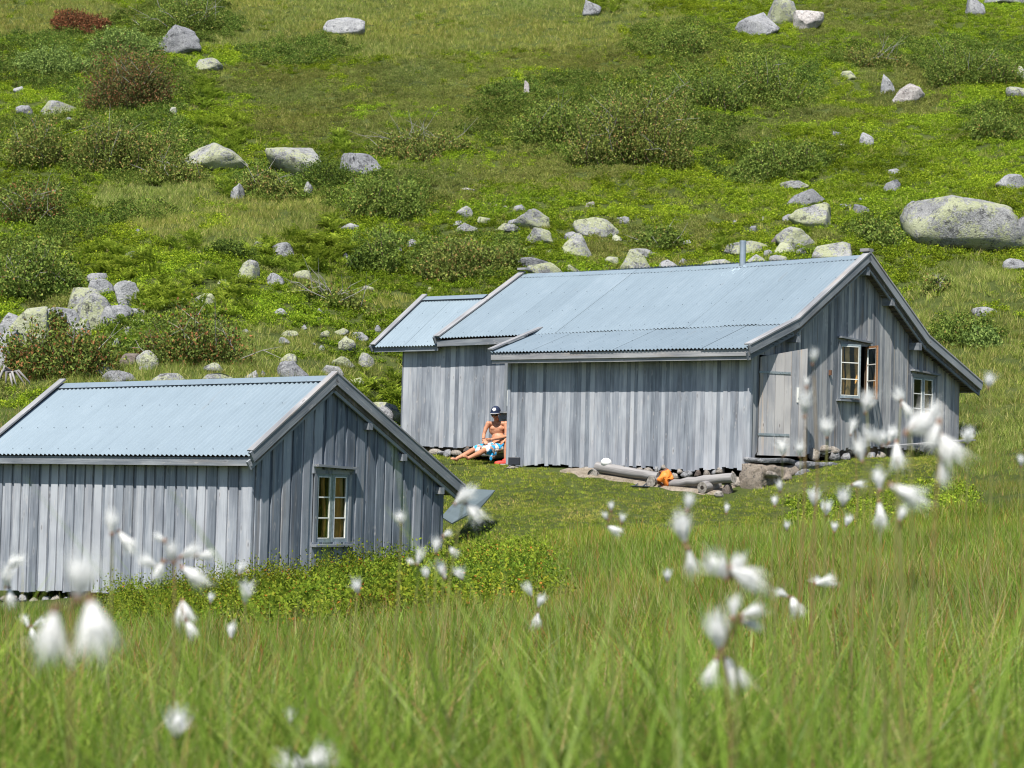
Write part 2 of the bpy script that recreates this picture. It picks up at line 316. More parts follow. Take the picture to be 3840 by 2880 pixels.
# ---------------------------------------------------------------- the ground sheet
def ground_sheet():
    ys = [-22, -12, -6, -3, -1.5, -.6]; y = 0.0
    while y < 240: ys.append(y); y += max(.10, .0075 * y) if y < 115 else 2.0 + .01 * y
    ys = np.array(ys); nx = 300; t = np.linspace(-1, 1, nx); s = np.sign(t) * (np.abs(t) * .45 + .55 * np.abs(t) ** 3)
    Wd = 14 + .75 * np.maximum(ys, 0)
    Xg = s[None] * Wd[:, None]; Yg = np.repeat(ys[:, None], nx, 1)
    Z = TZ(Xg.ravel(), Yg.ravel())
    V = np.stack([Xg.ravel(), Yg.ravel(), Z], 1); ny = len(ys)
    i = np.arange(ny - 1)[:, None] * nx + np.arange(nx - 1)[None]
    F = np.stack([i, i + 1, i + nx + 1, i + nx], -1).reshape(-1, 4)
    m, n, out = newmat('hillside_soil_and_moss'); tc = n.nodes.new('ShaderNodeTexCoord').outputs['Object']
    a = N(n, 'ShaderNodeTexNoise', {'Vector': tc, 'Scale': .35, 'Detail': 6.0, 'Roughness': .65}).outputs[0]; b = N(n, 'ShaderNodeTexNoise', {'Vector': tc, 'Scale': 9., 'Detail': 5.0, 'Roughness': .7}).outputs[0]
    c = ramp(n, mth(n, 'ADD', mth(n, 'MULTIPLY', a, .6), mth(n, 'MULTIPLY', b, .5)), [(.4, (.035, .045, .014)), (.55, (.06, .08, .02)), (.68, (.085, .10, .032)), (.8, (.12, .11, .05))])
    princ(n, out, c, .95, bump=b, bstr=.9, bdist=.08, spec=.1)
    g = obj('ground', V, F, m, smooth_sh=True); tag(g, kind='structure'); return g
GROUND = ground_sheet()
# ---------------------------------------------------------------- main hut
class Frame:
    def __init__(s, O, al):
        al = radians(al); s.O = np.array(O); s.u = np.array([-cos(al), sin(al), 0]); s.v = np.array([sin(al), cos(al), 0]); s.w = np.array([0, 0, 1.])
    def P(s, u, v, z): return s.O + u * s.u + v * s.v + z * s.w
    def onv(s, px, py, v):
        d = pray(px, py); t = ((s.O - CC) @ s.v + v) / (d @ s.v); return CC + t * d
    def onu(s, px, py, u):
        d = pray(px, py); t = ((s.O - CC) @ s.u + u) / (d @ s.u); return CC + t * d
def boards(fr, name, parent, p0, p1, nrm, zb, zt, mat, pitch=(.10, .14), style='alt', opens=(), ragged=.02, waney=.004, thick=.022, seed=0):
    """upright cladding from p0 to p1 (u,v pairs); zb/zt functions of distance; opens = (s0,s1,z0,z1)"""
    R = random.Random(seed); mb = MB(); a = fr.P(p0[0], p0[1], 0); b = fr.P(p1[0], p1[1], 0); L = np.linalg.norm(b - a); d = (b - a) / L
    nv = nrm[0] * fr.u + nrm[1] * fr.v; s = 0.0; k = 0
    while s < L - .005:
        wd = R.uniform(*pitch); e = min(s + wd, L)
        if L - e < .03: e = L
        raised = k % 2
        if style == 'alt': ov = .022 if raised else .0; off = .004 + raised * (thick + .002)
        else: ov = .0015 if raised else -.0015; off = .004 + R.uniform(0, .005) + raised * .003
        s0, s1 = max(0, s - ov), min(L, e + ov); mid = (s0 + s1) / 2; spans = [(None, None)]
        for (o0, o1, z0, z1) in opens:
            if o0 - .01 < mid < o1 + .01: spans = [(None, z0), (z1, None)]
        for (lo, hi) in spans:
            n = 9; r = R.uniform(0, 60); jb = R.uniform(-ragged, ragged); LS, RS = [], []
            tl = R.uniform(-.003, .003)
            for q in range(n + 1):
                f = q / n; wj = waney if 0 < q < n or True else 0
                row = []
                for side, sx in ((0, s0), (1, s1)):
                    bz = (zb(sx) + jb) if lo is None else lo; tz_ = zt(sx) if hi is None else hi
                    xx = sx + (R.uniform(-wj, wj) if 0 < s0 and s1 < L else 0)
                    row.append((xx, bz + (tz_ - bz) * f))
                LS.append(row[0]); RS.append(row[1])
            pts = []
            for (x, z) in LS + RS: pts.append(a + d * x + nv * (off + thick + tl) + np.array([0, 0, z]))
            for (x, z) in LS + RS: pts.append(a + d * x + nv * off + np.array([0, 0, z]))
            m = n + 1; fs = []
            flip = np.dot(np.cross(d, np.array([0, 0, 1.])), nv) < 0
            for q in range(n):
                fs.append((q, m + q, m + q + 1, q + 1)); fs.append((2 * m + q, q, q + 1, 2 * m + q + 1)); fs.append((m + q, 3 * m + q, 3 * m + q + 1, m + q + 1))
            fs += [(0, 2 * m, 3 * m, m), (n, m + n, 3 * m + n, 2 * m + n)]
            if flip: fs = [f[::-1] for f in fs]
            mb.poly(pts, fs, lambda p: ((p - a) @ d + r, p[2] + r * 2.3))
        s = e; k += 1
    return mb.build(name, mat, parent)
def corrug(fr, name, parent, q00, q10, q01, q11, mat=None, sheet=.95, lift=.0, jag=.0, amp=.0145, wl=.088, rows=1, seed=0, zsag=None, nails=True):
    """sheet roofing on the quad (eave near, eave far, ridge near, ridge far), ribs running up the slope"""
    R = random.Random(seed); mb = MB(); Q = [fr.P(*q) for q in (q00, q10, q01, q11)]
    L = np.linalg.norm(Q[1] - Q[0]); nrm = np.cross(Q[1] - Q[0], Q[2] - Q[0]); nrm /= np.linalg.norm(nrm)
    if nrm[2] < 0: nrm = -nrm
    ns = max(1, round(L / sheet)); per = 8
    H = np.linalg.norm(Q[2] - Q[0])
    for i in range(ns):
        s0, s1 = i / ns, (i + 1) / ns; s1x = min(1, s1 + .04 / L); nn = max(2, int((s1x - s0) * L / wl * per)); l0 = lift + (i % 2) * .004 + R.uniform(0, .002)
        ends = (-R.uniform(0, .012), 1.0); rowsn = 5
        pts = []
        for k in range(nn + 1):
            s = s0 + (s1x - s0) * k / nn; off = amp * cos(2 * pi * s * L / wl) + l0
            for t in np.linspace(ends[0], ends[1], rowsn):
                p = (Q[0] * (1 - s) + Q[1] * s) * (1 - t) + (Q[2] * (1 - s) + Q[3] * s) * t
                if zsag: p = p + np.array([0, 0, zsag(s, t)])
                pts.append(p + nrm * off)
        fs = [(k * rowsn + j, (k + 1) * rowsn + j, (k + 1) * rowsn + j + 1, k * rowsn + j + 1) for k in range(nn) for j in range(rowsn - 1)]
        e = np.cross(pts[rowsn] - pts[0], pts[1] - pts[0])
        if e @ nrm < 0: fs = [f[::-1] for f in fs]
        mb.poly(pts, fs)
    if nails:
        for t in (.06, .35, .65, .94):
            s = .02
            while s < 1:
                k = round(s * L / wl); ss = k * wl / L
                if 0 < ss < 1:
                    p = (Q[0] * (1 - ss) + Q[1] * ss) * (1 - t) + (Q[2] * (1 - ss) + Q[3] * ss) * t
                    if zsag: p = p + np.array([0, 0, zsag(ss, t)])
                    c = p + nrm * (amp + .012 + lift); du = (Q[1] - Q[0]) / L; dv = (Q[2] - Q[0]) / H
                    mb.box(c, du * .006, dv * .006, nrm * .003, mi=1)
                s += .34 / L
    o = mb.build(name, [mat or M_ROOF, M_NAIL], parent); return o
def slabq(fr, name, parent, q00, q10, q01, q11, th, mat, drop=.02):
    Q = [fr.P(*q) for q in (q00, q10, q11, q01)]; nrm = np.cross(Q[1] - Q[0], Q[3] - Q[0]); nrm /= np.linalg.norm(nrm)
    if nrm[2] < 0: nrm = -nrm
    mb = MB(); top = [q - nrm * drop for q in Q]; bot = [q - nrm * (drop + th) for q in Q]
    fs = [(0, 1, 2, 3), (7, 6, 5, 4)] + [(i, i + 4, (i + 1) % 4 + 4, (i + 1) % 4) for i in range(4)]
    r = random.uniform(0, 20); mb.poly(top + bot, fs, lambda p: ((p - Q[0]) @ fr.v * 1. + r, (p - Q[0]) @ fr.u + r)); return mb.build(name, mat, parent)
def verge(fr, mb, u, prof, w, h, dz, dz_off=0):
    """plank following a gable profile [(v,z)...] at u; w across u, h tall"""
    for (v0, z0), (v1, z1) in zip(prof[:-1], prof[1:]):
        a = fr.P(u, v0, z0 + dz); b = fr.P(u, v1, z1 + dz); d = b - a; d /= np.linalg.norm(d)
        up = np.cross(fr.u, d); up = up / np.linalg.norm(up); up = up if up[2] > 0 else -up
        e = h * .28
        mb.box((a + b) / 2, d * (np.linalg.norm(b - a) / 2 + e * 0.0 + .012), fr.u * w / 2, up * h / 2)

HF = Frame((4.41, 42.0, 2.312), 41)
hut = empty('mountain_cabin', HF.P(0, 0, 0), 'larger weathered grey board cabin with lean-to eaves, flue pipe and half open door', 'cabin')
GO = -.27      # gable overhang
PRO = [(-.42, 2.22), (1.15, 2.80), (3.60, 4.285), (5.9, 2.79), (8.10, 1.95)]
def prz(v, pr=PRO):
    for (a, za), (b, zb) in zip(pr[:-1], pr[1:]):
        if v <= b: return za + (zb - za) * (v - a) / (b - a)
    return pr[-1][1]
door_open = (.25, 1.20, .27, 2.14); w1 = (2.98, 3.98, 1.46, 2.52); w2 = (5.72, 6.56, 1.02, 2.02)
boards(HF, 'gable_wall', hut, (0, 0), (0, 7.62), (-1, 0), lambda s: .02 + .30 * smooth(.0, .25, s) + .2 * smooth(2, 4, s), lambda s: prz(s) - .16, W_GB2, (.075, .105), 'flat',
       [(door_open[0], door_open[1], door_open[2], door_open[3])] + [w1, w2], ragged=.03, waney=.0015, seed=1)
boards(HF, 'front_wall', hut, (0, 0), (5.85, 0), (0, -1), lambda s: -.02 + .03 * sin(s * 3), lambda s: 2.18, W_SIL, (.07, .115), 'flat', ragged=.03, waney=.0015, seed=2)
boards(HF, 'side_wall', hut, (5.85, 0), (5.85, 1.12), (1, 0), lambda s: 0, lambda s: prz(s) - .16, W_SIL, (.1, .13), 'flat', seed=3)
boards(HF, 'rear_wing_wall', hut, (5.85, 1.12), (9.97, 1.12), (0, -1), lambda s: .30 + .06 * smooth(1, 3.5, s) + (.05 if s < 2.2 else 0), lambda s: 2.58, W_SIL, (.11, .16), 'flat', [(0, 1.08, 1.12, 2.2)], ragged=.012, waney=.0015, seed=4)
boards(HF, 'end_wall', hut, (9.97, 1.12), (9.97, 3.6), (1, 0), lambda s: .35, lambda s: 2.5 + .75 * min(s, 1.3) / 1.3 - .75 * max(0, s - 1.3) / 1.3, W_SIL, (.1, .15), 'flat', seed=5)
boards(HF, 'back_wall', hut, (0, 7.62), (8.6, 7.62), (0, 1), lambda s: .4, lambda s: 1.95, W_SIL, (.15, .2), 'flat', seed=6)
boards(HF, 'upper_end_wall', hut, (8.55, 1.12), (8.55, 7.62), (1, 0), lambda s: .4, lambda s: prz(s + 1.12) - .17, W_SIL, (.15, .2), 'flat', seed=61)
mb = MB()      # corner boards and dark lining behind the cladding
for (u, v, z0, z1) in ((-.035, -.035, .0, 2.1), (5.87, -.03, .0, 2.1)):
    mb = MB(); mb.box(HF.P(u, v, (z0 + z1) / 2), HF.u * .035, HF.v * .03, HF.w * (z1 - z0) / 2); mb.build('corner_board', W_SIL, hut)
slabq(HF, 'floor', hut, (.05, 1.2, .36), (9.9, 1.2, .36), (.05, 7.5, .36), (9.9, 7.5, .36), .05, W_IN)
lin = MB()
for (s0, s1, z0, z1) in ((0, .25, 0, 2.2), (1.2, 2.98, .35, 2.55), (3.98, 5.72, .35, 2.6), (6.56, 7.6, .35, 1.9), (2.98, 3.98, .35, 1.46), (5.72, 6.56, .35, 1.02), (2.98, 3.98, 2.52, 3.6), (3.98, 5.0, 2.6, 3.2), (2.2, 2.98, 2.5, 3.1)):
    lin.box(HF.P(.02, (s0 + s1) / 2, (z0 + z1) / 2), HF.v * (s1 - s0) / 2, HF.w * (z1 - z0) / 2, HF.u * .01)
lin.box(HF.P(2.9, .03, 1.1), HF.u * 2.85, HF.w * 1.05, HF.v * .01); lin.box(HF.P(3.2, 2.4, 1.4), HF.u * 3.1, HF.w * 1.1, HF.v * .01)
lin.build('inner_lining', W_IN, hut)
# roof: deck, sheets, verge boards
ULL = 6.08; ULM = 8.72
def sag(s, t): return -.045 * sin(pi * s) * t
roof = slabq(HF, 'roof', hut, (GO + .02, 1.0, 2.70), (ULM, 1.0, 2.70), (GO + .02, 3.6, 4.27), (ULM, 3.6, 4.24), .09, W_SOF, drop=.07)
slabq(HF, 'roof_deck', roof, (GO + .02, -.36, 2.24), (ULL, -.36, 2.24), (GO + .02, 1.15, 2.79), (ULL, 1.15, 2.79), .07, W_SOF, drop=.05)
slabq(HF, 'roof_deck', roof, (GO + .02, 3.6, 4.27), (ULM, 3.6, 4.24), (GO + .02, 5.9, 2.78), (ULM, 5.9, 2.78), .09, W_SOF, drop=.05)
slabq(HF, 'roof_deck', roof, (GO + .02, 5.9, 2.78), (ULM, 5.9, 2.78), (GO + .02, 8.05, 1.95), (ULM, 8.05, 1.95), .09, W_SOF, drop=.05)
corrug(HF, 'lower_roof_sheets', roof, (GO, -.42, 2.225), (ULL, -.42, 2.25), (GO, 1.2, 2.815), (ULL, 1.2, 2.80), seed=1, sheet=1.1)
corrug(HF, 'upper_roof_sheets', roof, (GO, 1.06, 2.775), (ULM, .80, 2.66), (GO, 3.6, 4.29), (ULM, 3.53, 4.26), seed=2, lift=.012, zsag=sag, sheet=.8)
corrug(HF, 'back_roof_sheets', roof, (GO, 5.9, 2.80), (ULM, 5.9, 2.80), (GO, 3.6, 4.29), (ULM, 3.53, 4.26), seed=3, lift=.012, nails=False)
corrug(HF, 'back_roof_sheets', roof, (GO, 8.12, 1.95), (ULM, 8.12, 1.95), (GO, 5.85, 2.80), (ULM, 5.85, 2.80), seed=4, nails=False)
mb = MB()
for i in range(5):
    s0, s1 = i / 5, (i + 1) / 5
    pts = []
    for s in (s0, s1):
        u = GO + .12 + (ULM - GO - .16) * s; z = 4.315 - .03 * s - .045 * sin(pi * s) + i % 2 * .003
        for dv, dz in ((-.17, -.10), (0, 0), (.17, -.10)): pts.append(HF.P(u, 3.6 - .07 * s + dv, z + dz))
    mb.poly(pts, [(0, 3, 4, 1), (1, 4, 5, 2)])
mb.build('ridge_flashing', M_ROOF, roof)
mb = MB(); verge(HF, mb, GO - .01, PRO, .035, .16, -.02); verge(HF, mb, GO + .045, PRO, .03, .15, -.15)
mb.build('barge_board', W_TRM, hut)
mb = MB(); verge(HF, mb, GO + .035, PRO, .15, .028, .075); mb.box(HF.P(GO + .06, 3.60, 4.40), HF.u * .10, HF.v * .09, HF.w * .03); mb.build('verge_cap_board', W_CAP, hut)
pl = [(.78, 2.64), (3.53, 4.255)]; mb = MB(); verge(HF, mb, ULM + .03, pl, .035, .16, -.02); mb.build('barge_board', W_TRM, hut)
mb = MB(); verge(HF, mb, ULM - .03, pl, .17, .028, .075); mb.box(HF.P(ULM - .08, 3.5, 4.39), HF.u * .12, HF.v * .07, HF.w * .022); mb.build('verge_cap_board', W_CAP, hut)
mb = MB(); verge(HF, mb, ULL, [(-.42, 2.26), (1.12, 2.80)], .13, .03, .055); mb.build('verge_cap_board', W_CAP, hut)
mb = MB(); mb.bar(HF.P(GO + .02, -.385, 2.145), HF.P(ULL, -.385, 2.16), .028, .125); mb.bar(HF.P(GO + .02, -.35, 2.07), HF.P(ULL, -.35, 2.09), .03, .12); mb.build('fascia', W_CAP, hut)
mb = MB(); mb.bar(HF.P(6.1, .85, 2.59), HF.P(ULM, .85, 2.56), .03, .13); mb.build('fascia', W_TRM, hut)
mb = MB(); mb.bar(HF.P(GO + .02, 8.06, 1.87), HF.P(ULM, 8.06, 1.87), .03, .16); mb.build('fascia', W_TRM, hut)
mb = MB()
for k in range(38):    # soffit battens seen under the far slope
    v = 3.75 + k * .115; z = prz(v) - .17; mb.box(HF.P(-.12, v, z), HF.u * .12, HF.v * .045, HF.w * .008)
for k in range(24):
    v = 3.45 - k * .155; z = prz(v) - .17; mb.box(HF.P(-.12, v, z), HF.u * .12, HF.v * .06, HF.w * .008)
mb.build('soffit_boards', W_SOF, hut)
for v, z in ((1.2, 2.50), (4.55, 3.45), (5.62, 2.62), (3.6, 3.98)):
    mb = MB(); mb.box(HF.P(-.12, v, z), HF.u * .14, HF.v * .06, HF.w * .075); mb.build('beam_end', W_TRM, hut)
# wing roof
AE, AR, AU0, AU1 = (.86, 2.53), (2.44, 3.72), 8.74, 10.66
slabq(HF, 'wing_roof', hut, (AU0, .90, 2.54), (AU1, .90, 2.54), (AU0, AR[0], 3.71), (AU1, AR[0], 3.71), .06, W_SOF, drop=.045)
wr = corrug(HF, 'wing_roof_sheets', roof, (AU0, .86, 2.53), (AU1, .86, 2.53), (AU0, AR[0], 3.71), (AU1, AR[0], 3.72), seed=5, sheet=.8)
corrug(HF, 'wing_roof_sheets', roof, (AU0, 4.0, 2.5), (AU1, 4.0, 2.5), (AU0, AR[0], 3.71), (AU1, AR[0], 3.72), seed=6, sheet=.8, nails=False)
mb = MB(); mb.poly([HF.P(AU0, 2.28, 3.65), HF.P(AU1, 2.28, 3.66), HF.P(AU1, 2.44, 3.755), HF.P(AU0, 2.44, 3.745), HF.P(AU1, 2.60, 3.66), HF.P(AU0, 2.60, 3.65)], [(0, 1, 2, 3), (3, 2, 4, 5)]); mb.build('ridge_flashing', M_ROOF, roof)
pa = [(.82, 2.5), (2.44, 3.72), (3.9, 2.6)]
mb = MB(); verge(HF, mb, AU1 + .03, pa, .035, .14, -.02); mb.build('barge_board', W_TRM, hut)
mb = MB(); verge(HF, mb, AU1 - .02, pa[:2], .15, .028, .075); mb.build('verge_cap_board', W_CAP, hut)
mb = MB(); mb.bar(HF.P(8.76, .91, 2.47), HF.P(AU1, .91, 2.47), .03, .12); mb.build('fascia', W_TRM, hut)
# flue
fb = HF.P(2.70, 3.5, 4.16); mb = MB(); mb.tube([fb, fb + np.array([0, 0, .56])], .066, 20); mb.tube([fb + np.array([0, 0, .52]), fb + np.array([0, 0, .565])], .071, 20)
mb.build('flue_pipe', M_STEEL, hut, smooth_sh=False)
# windows
M_TAN = plain('bare_orange_brown_wood', (.30, .15, .07), .8, noise=.2)
def window(fr, parent, u, v0, v1, z0, z1, rows, open_left=0.0, curtain=None, cfrac=.4, sashcol=None, lt=0.05, wd=.05):
    """two-leaf casement set in wall plane u, looking toward -u; leaf nearest v0 may stand open"""
    g = -fr.u
    mb = MB(); c = .055
    for (a, b, zz0, zz1) in ((v0 - c, v0 + .005, z0 - .02, z1 + .04), (v1 - .005, v1 + c, z0 - .02, z1 + .04), (v0 - c, v1 + c, z1 - .005, z1 + c)):
        mb.box(fr.P(u, (a + b) / 2, (zz0 + zz1) / 2) + g * .04, fr.v * (b - a) / 2, fr.w * (zz1 - zz0) / 2, g * .012)
    win = mb.build('window', W_TRM, parent)
    mb = MB(); mb.box(fr.P(u, (v0 + v1) / 2, z0 - .045) + g * .075, fr.v * ((v1 - v0) / 2 + .09), g * .065, fr.w * .018); mb.build('sill', W_TRM, win)
    mb = MB(); a = fr.P(u, v0 - .09, z1 + .10 + lt * .5) + g * .075; b = fr.P(u, v1 + .1, z1 + .10 - lt * .5) + g * .075; mb.bar(a, b, .13, .035); mb.build('lintel', W_TRM, win)
    vm = (v0 + v1) / 2
    for k, (a, b) in enumerate(((v0, vm), (vm, v1))):
        hinge = fr.P(u, v0, 0) if k == 0 else fr.P(u, v1, 0); ang = open_left if k == 0 else (0 if open_left == 0 else 1.0)
        sgn = 1 if k == 0 else -1; wl = (b - a) - .006
        dr = fr.v * sgn * cos(ang) + g * sin(ang); nr = g * cos(ang) - fr.v * sgn * sin(ang)
        base = hinge + g * .02
        def BX(m_, s0, s1, zz0, zz1, t, off=0, mi=0): m_.box(base + dr * (s0 + s1) / 2 + fr.w * ((zz0 + zz1) / 2) + nr * off, dr * (s1 - s0) / 2, fr.w * (zz1 - zz0) / 2, nr * t, mi)
        m_ = MB(); f = .042
        BX(m_, .004, f, z0, z1, .014); BX(m_, wl - f, wl, z0, z1, .014); BX(m_, f, wl - f, z0, z0 + f + .01, .014); BX(m_, f, wl - f, z1 - f, z1, .014)
        sash = m_.build('sash', M_TAN if (k and open_left) else M_BLUEP, win)
        m_ = MB(); zz = [z0 + f + .01 + (z1 - z0 - 2 * f - .01) * i / rows for i in range(rows + 1)]
        for i in range(1, rows): BX(m_, f, wl - f, zz[i] - .009, zz[i] + .009, .012)
        for (s0, s1) in ((f, f + .011), (wl - f - .011, wl - f)): BX(m_, s0, s1, zz[0], zz[-1], .015)
        BX(m_, f, wl - f, zz[0], zz[0] + .011, .015); BX(m_, f, wl - f, zz[-1] - .011, zz[-1], .015)
        m_.build('glazing_bars', M_WHITE, sash)
        m_ = MB(); m_.poly([base + dr * q + fr.w * zq for q, zq in ((f, zz[0]), (wl - f, zz[0]), (wl - f, zz[-1]), (f, zz[-1]))], [(0, 1, 2, 3) if np.dot(np.cross(dr, fr.w), nr) > 0 else (3, 2, 1, 0)]); m_.build('pane', M_GLASS, sash)
    if curtain is not None:
        for k, (s, wf) in enumerate(curtain):
            m_ = MB(); n = 16; pts = []
            for i in range(n + 1):
                x = (i / n - .5) * wf; off = .022 * sin(i * 1.7 + k)
                for j in range(7):
                    t = j / 6; tw = 1 - .25 * sin(pi * t * .8)
                    pts.append(fr.P(u + .055 + off, s + x * tw + .03 * sin(t * 5), z0 - .05 + (z1 - z0 + .08) * t))
            m_.poly(pts, [(i * 7 + j, (i + 1) * 7 + j, (i + 1) * 7 + j + 1, i * 7 + j + 1) for i in range(n) for j in range(6)])
            m_.build('curtain', M_CURT if k % 2 == 0 else M_CURT2, win, smooth_sh=True)
    return win
wn = window(HF, hut, 0, *w1[:2], *w1[2:], 3, open_left=.42, curtain=[(3.22, .08), (3.42, .16), (3.75, .16)]); wn['label'] = 'three-pane casement standing open on the gable'
window(HF, hut, 0, *w2[:2], *w2[2:], 3, curtain=[(5.83, .12), (6.44, .14)])
mb = MB(); mb.box(HF.P(6.93, 1.07, 1.66), HF.u * .04, HF.v * .02, HF.w * .60); mb.box(HF.P(6.5, 1.04, 1.10), HF.u * .62, HF.v * .06, HF.w * .02); mb.box(HF.P(6.5, 1.075, 1.01), HF.u * .58, HF.v * .02, HF.w * .055); sw = mb.build('window', W_TRM, hut)
mb = MB(); mb.box(HF.P(6.6, 1.12, 1.67), HF.u * .28, HF.v * .01, HF.w * .5); mb.build('pane', M_GLASS, sw)
mb = MB(); mb.box(HF.P(6.86, 1.05, 1.32), HF.u * .02, HF.v * .012, HF.w * .08); mb.build('hinge', M_IRON, sw)
mb = MB(); mb.box(HF.P(5.915, -.045, 1.66), HF.u * .006, HF.v * .006, HF.w * .48); mb.build('white_trim_strip', M_WHITE, hut)
# the door, standing ajar
th = radians(27); ddir = HF.v * cos(th) - HF.u * sin(th); dn = -HF.u * cos(th) - HF.v * sin(th); hb = HF.P(-.04, .25, 0); mb = MB()
ww = [0, .155, .33, .52, .665, .83, 1.0]
for a, b in zip(ww[:-1], ww[1:]):
    za, zb_ = 2.10 + .20 * a, 2.10 + .20 * b; r = random.uniform(0, 40)
    p = [hb + ddir * (a + .003) + HF.w * .27, hb + ddir * (b - .003) + HF.w * .27, hb + ddir * (b - .003) + HF.w * zb_, hb + ddir * (a + .003) + HF.w * za]
    of = random.uniform(0, .004); pts = [q + dn * (.02 + of) for q in p] + [q - dn * .012 for q in p]
    mb.poly(pts, [(0, 1, 2, 3), (7, 6, 5, 4)] + [(i, i + 4, (i + 1) % 4 + 4, (i + 1) % 4) for i in range(4)], lambda p, r=r: ((p - hb) @ ddir + r, p[2] + r * 2))
door = mb.build('door', W_DOOR, hut)
for z in (1.82, .66):
    mb = MB(); mb.box(hb + ddir * .31 + HF.w * z + dn * .028, ddir * .33, HF.w * .022, dn * .005)
    for s in (.04, .22, .42, .6): mb.box(hb + ddir * s + HF.w * z + dn * .034, ddir * .008, HF.w * .008, dn * .004)
    mb.build('strap_hinge', M_IRON, door)
mb = MB(); mb.box(hb + ddir * .80 + HF.w * 1.42 + dn * .03, ddir * .018, HF.w * .14, dn * .01); mb.box(hb + ddir * .80 + HF.w * 1.42 + dn * .05, ddir * .008, HF.w * .05, dn * .012); mb.build('handle', M_WHITE, door)
mb = MB(); mb.box(HF.P(-.05, 2.62, 1.93), HF.v * .02, HF.u * .03, HF.w * .05); mb.build('hook', plain('rusty_iron', (.14, .07, .04)), hut)
# ---------------------------------------------------------------- lower hut
LF = Frame((-3.473, 31.0, 0.491), 36)
hut2 = empty('small_cabin', LF.P(0, 0, 0), 'smaller weathered cabin with bluish corrugated roof and one tall curtained window in its gable', 'cabin')
g2 = -.15; PL = [(-.25, 1.75), (1.45, 2.90), (4.52, 1.34)]
wl_ = (1.24, 1.94, .56, 1.53)
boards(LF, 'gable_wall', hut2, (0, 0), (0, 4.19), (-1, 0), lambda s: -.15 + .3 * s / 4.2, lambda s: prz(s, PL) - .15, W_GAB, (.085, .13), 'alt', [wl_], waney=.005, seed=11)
boards(LF, 'front_wall', hut2, (0, 0), (5.3, 0), (0, -1), lambda s: -.12 - .045 * s, lambda s: 1.60, W_SIL, (.08, .12), 'alt', waney=.004, seed=12)
boards(LF, 'end_wall', hut2, (5.2, 0), (5.2, 4.19), (1, 0), lambda s: -.3, lambda s: prz(s, PL) - .15, W_SIL, (.12, .16), 'alt', seed=13)
boards(LF, 'back_wall', hut2, (0, 4.19), (5.2, 4.19), (0, 1), lambda s: .1, lambda s: 1.25, W_SIL, (.12, .16), 'alt', seed=14)
mb = MB(); mb.box(LF.P(.04, -.035, .72), LF.u * .04, LF.w * .85, LF.v * .02); mb.build('corner_board', W_SIL, hut2)
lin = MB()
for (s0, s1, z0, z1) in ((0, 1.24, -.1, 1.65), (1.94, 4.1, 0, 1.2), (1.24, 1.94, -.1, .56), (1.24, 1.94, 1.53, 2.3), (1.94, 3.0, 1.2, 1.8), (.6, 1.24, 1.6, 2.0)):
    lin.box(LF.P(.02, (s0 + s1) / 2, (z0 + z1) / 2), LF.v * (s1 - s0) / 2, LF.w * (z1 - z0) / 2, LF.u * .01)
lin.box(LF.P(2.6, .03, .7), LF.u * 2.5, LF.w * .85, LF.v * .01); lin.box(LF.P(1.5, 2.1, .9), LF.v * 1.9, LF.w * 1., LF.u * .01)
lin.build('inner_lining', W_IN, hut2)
slabq(LF, 'floor', hut2, (.05, .05, 0), (5.1, .05, 0), (.05, 4.1, 0), (5.1, 4.1, 0), .05, W_IN)
LU = 5.34
roof2 = slabq(LF, 'roof', hut2, (g2 + .02, -.20, 1.76), (LU, -.20, 1.70), (g2 + .02, 1.45, 2.88), (LU, 1.36, 2.80), .07, W_SOF, drop=.055)
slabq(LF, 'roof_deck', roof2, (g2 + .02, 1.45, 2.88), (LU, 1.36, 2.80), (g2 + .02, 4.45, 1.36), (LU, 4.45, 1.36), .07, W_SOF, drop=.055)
corrug(LF, 'roof_sheets', roof2, (g2, -.26, 1.75), (LU, -.26, 1.69), (g2, 1.45, 2.895), (LU, 1.36, 2.80), seed=7, sheet=6.0)
corrug(LF, 'roof_sheets', roof2, (g2, 4.52, 1.34), (LU, 4.52, 1.34), (g2, 1.45, 2.895), (LU, 1.36, 2.80), seed=8, sheet=6.0, nails=False)
mb = MB(); pts = []
for u, vr, z in ((g2 + .1, 1.45, 2.925), (LU, 1.36, 2.83)):
    for dv, dz in ((-.13, -.085), (0, 0), (.13, -.075)): pts.append(LF.P(u, vr + dv, z + dz))
mb.poly(pts, [(0, 3, 4, 1), (1, 4, 5, 2)]); mb.build('ridge_flashing', M_ROOF, roof2)
mb = MB(); verge(LF, mb, g2 - .01, PL, .032, .15, -.02); verge(LF, mb, g2 + .045, PL, .03, .13, -.14); mb.build('barge_board', W_TRM, hut2)
mb = MB(); verge(LF, mb, g2 + .02, PL, .11, .022, .07); mb.build('verge_cap_board', W_CAP, hut2)
p2 = [(-.25, 1.69), (1.36, 2.81)]
mb = MB(); verge(LF, mb, LU + .03, p2, .03, .15, -.01); mb.build('barge_board', W_TRM, hut2)
mb = MB(); verge(LF, mb, LU, p2, .13, .025, .075); mb.build('verge_cap_board', W_CAP, hut2)
mb = MB(); mb.bar(LF.P(g2 + .02, -.215, 1.665), LF.P(LU, -.215, 1.61), .028, .115); mb.build('fascia', W_TRM, hut2)
for v, z in ((2.27, 2.23), (3.08, 1.80), (4.0, 1.32)):
    mb = MB(); mb.box(LF.P(-.07, v, z), LF.u * .075, LF.v * .05, LF.w * .05); mb.build('beam_end', W_TRM, hut2)
window(LF, hut2, 0, *wl_[:2], *wl_[2:], 3, curtain=[(1.80, .16), (1.90, .06), (1.50, .05)], lt=.03)
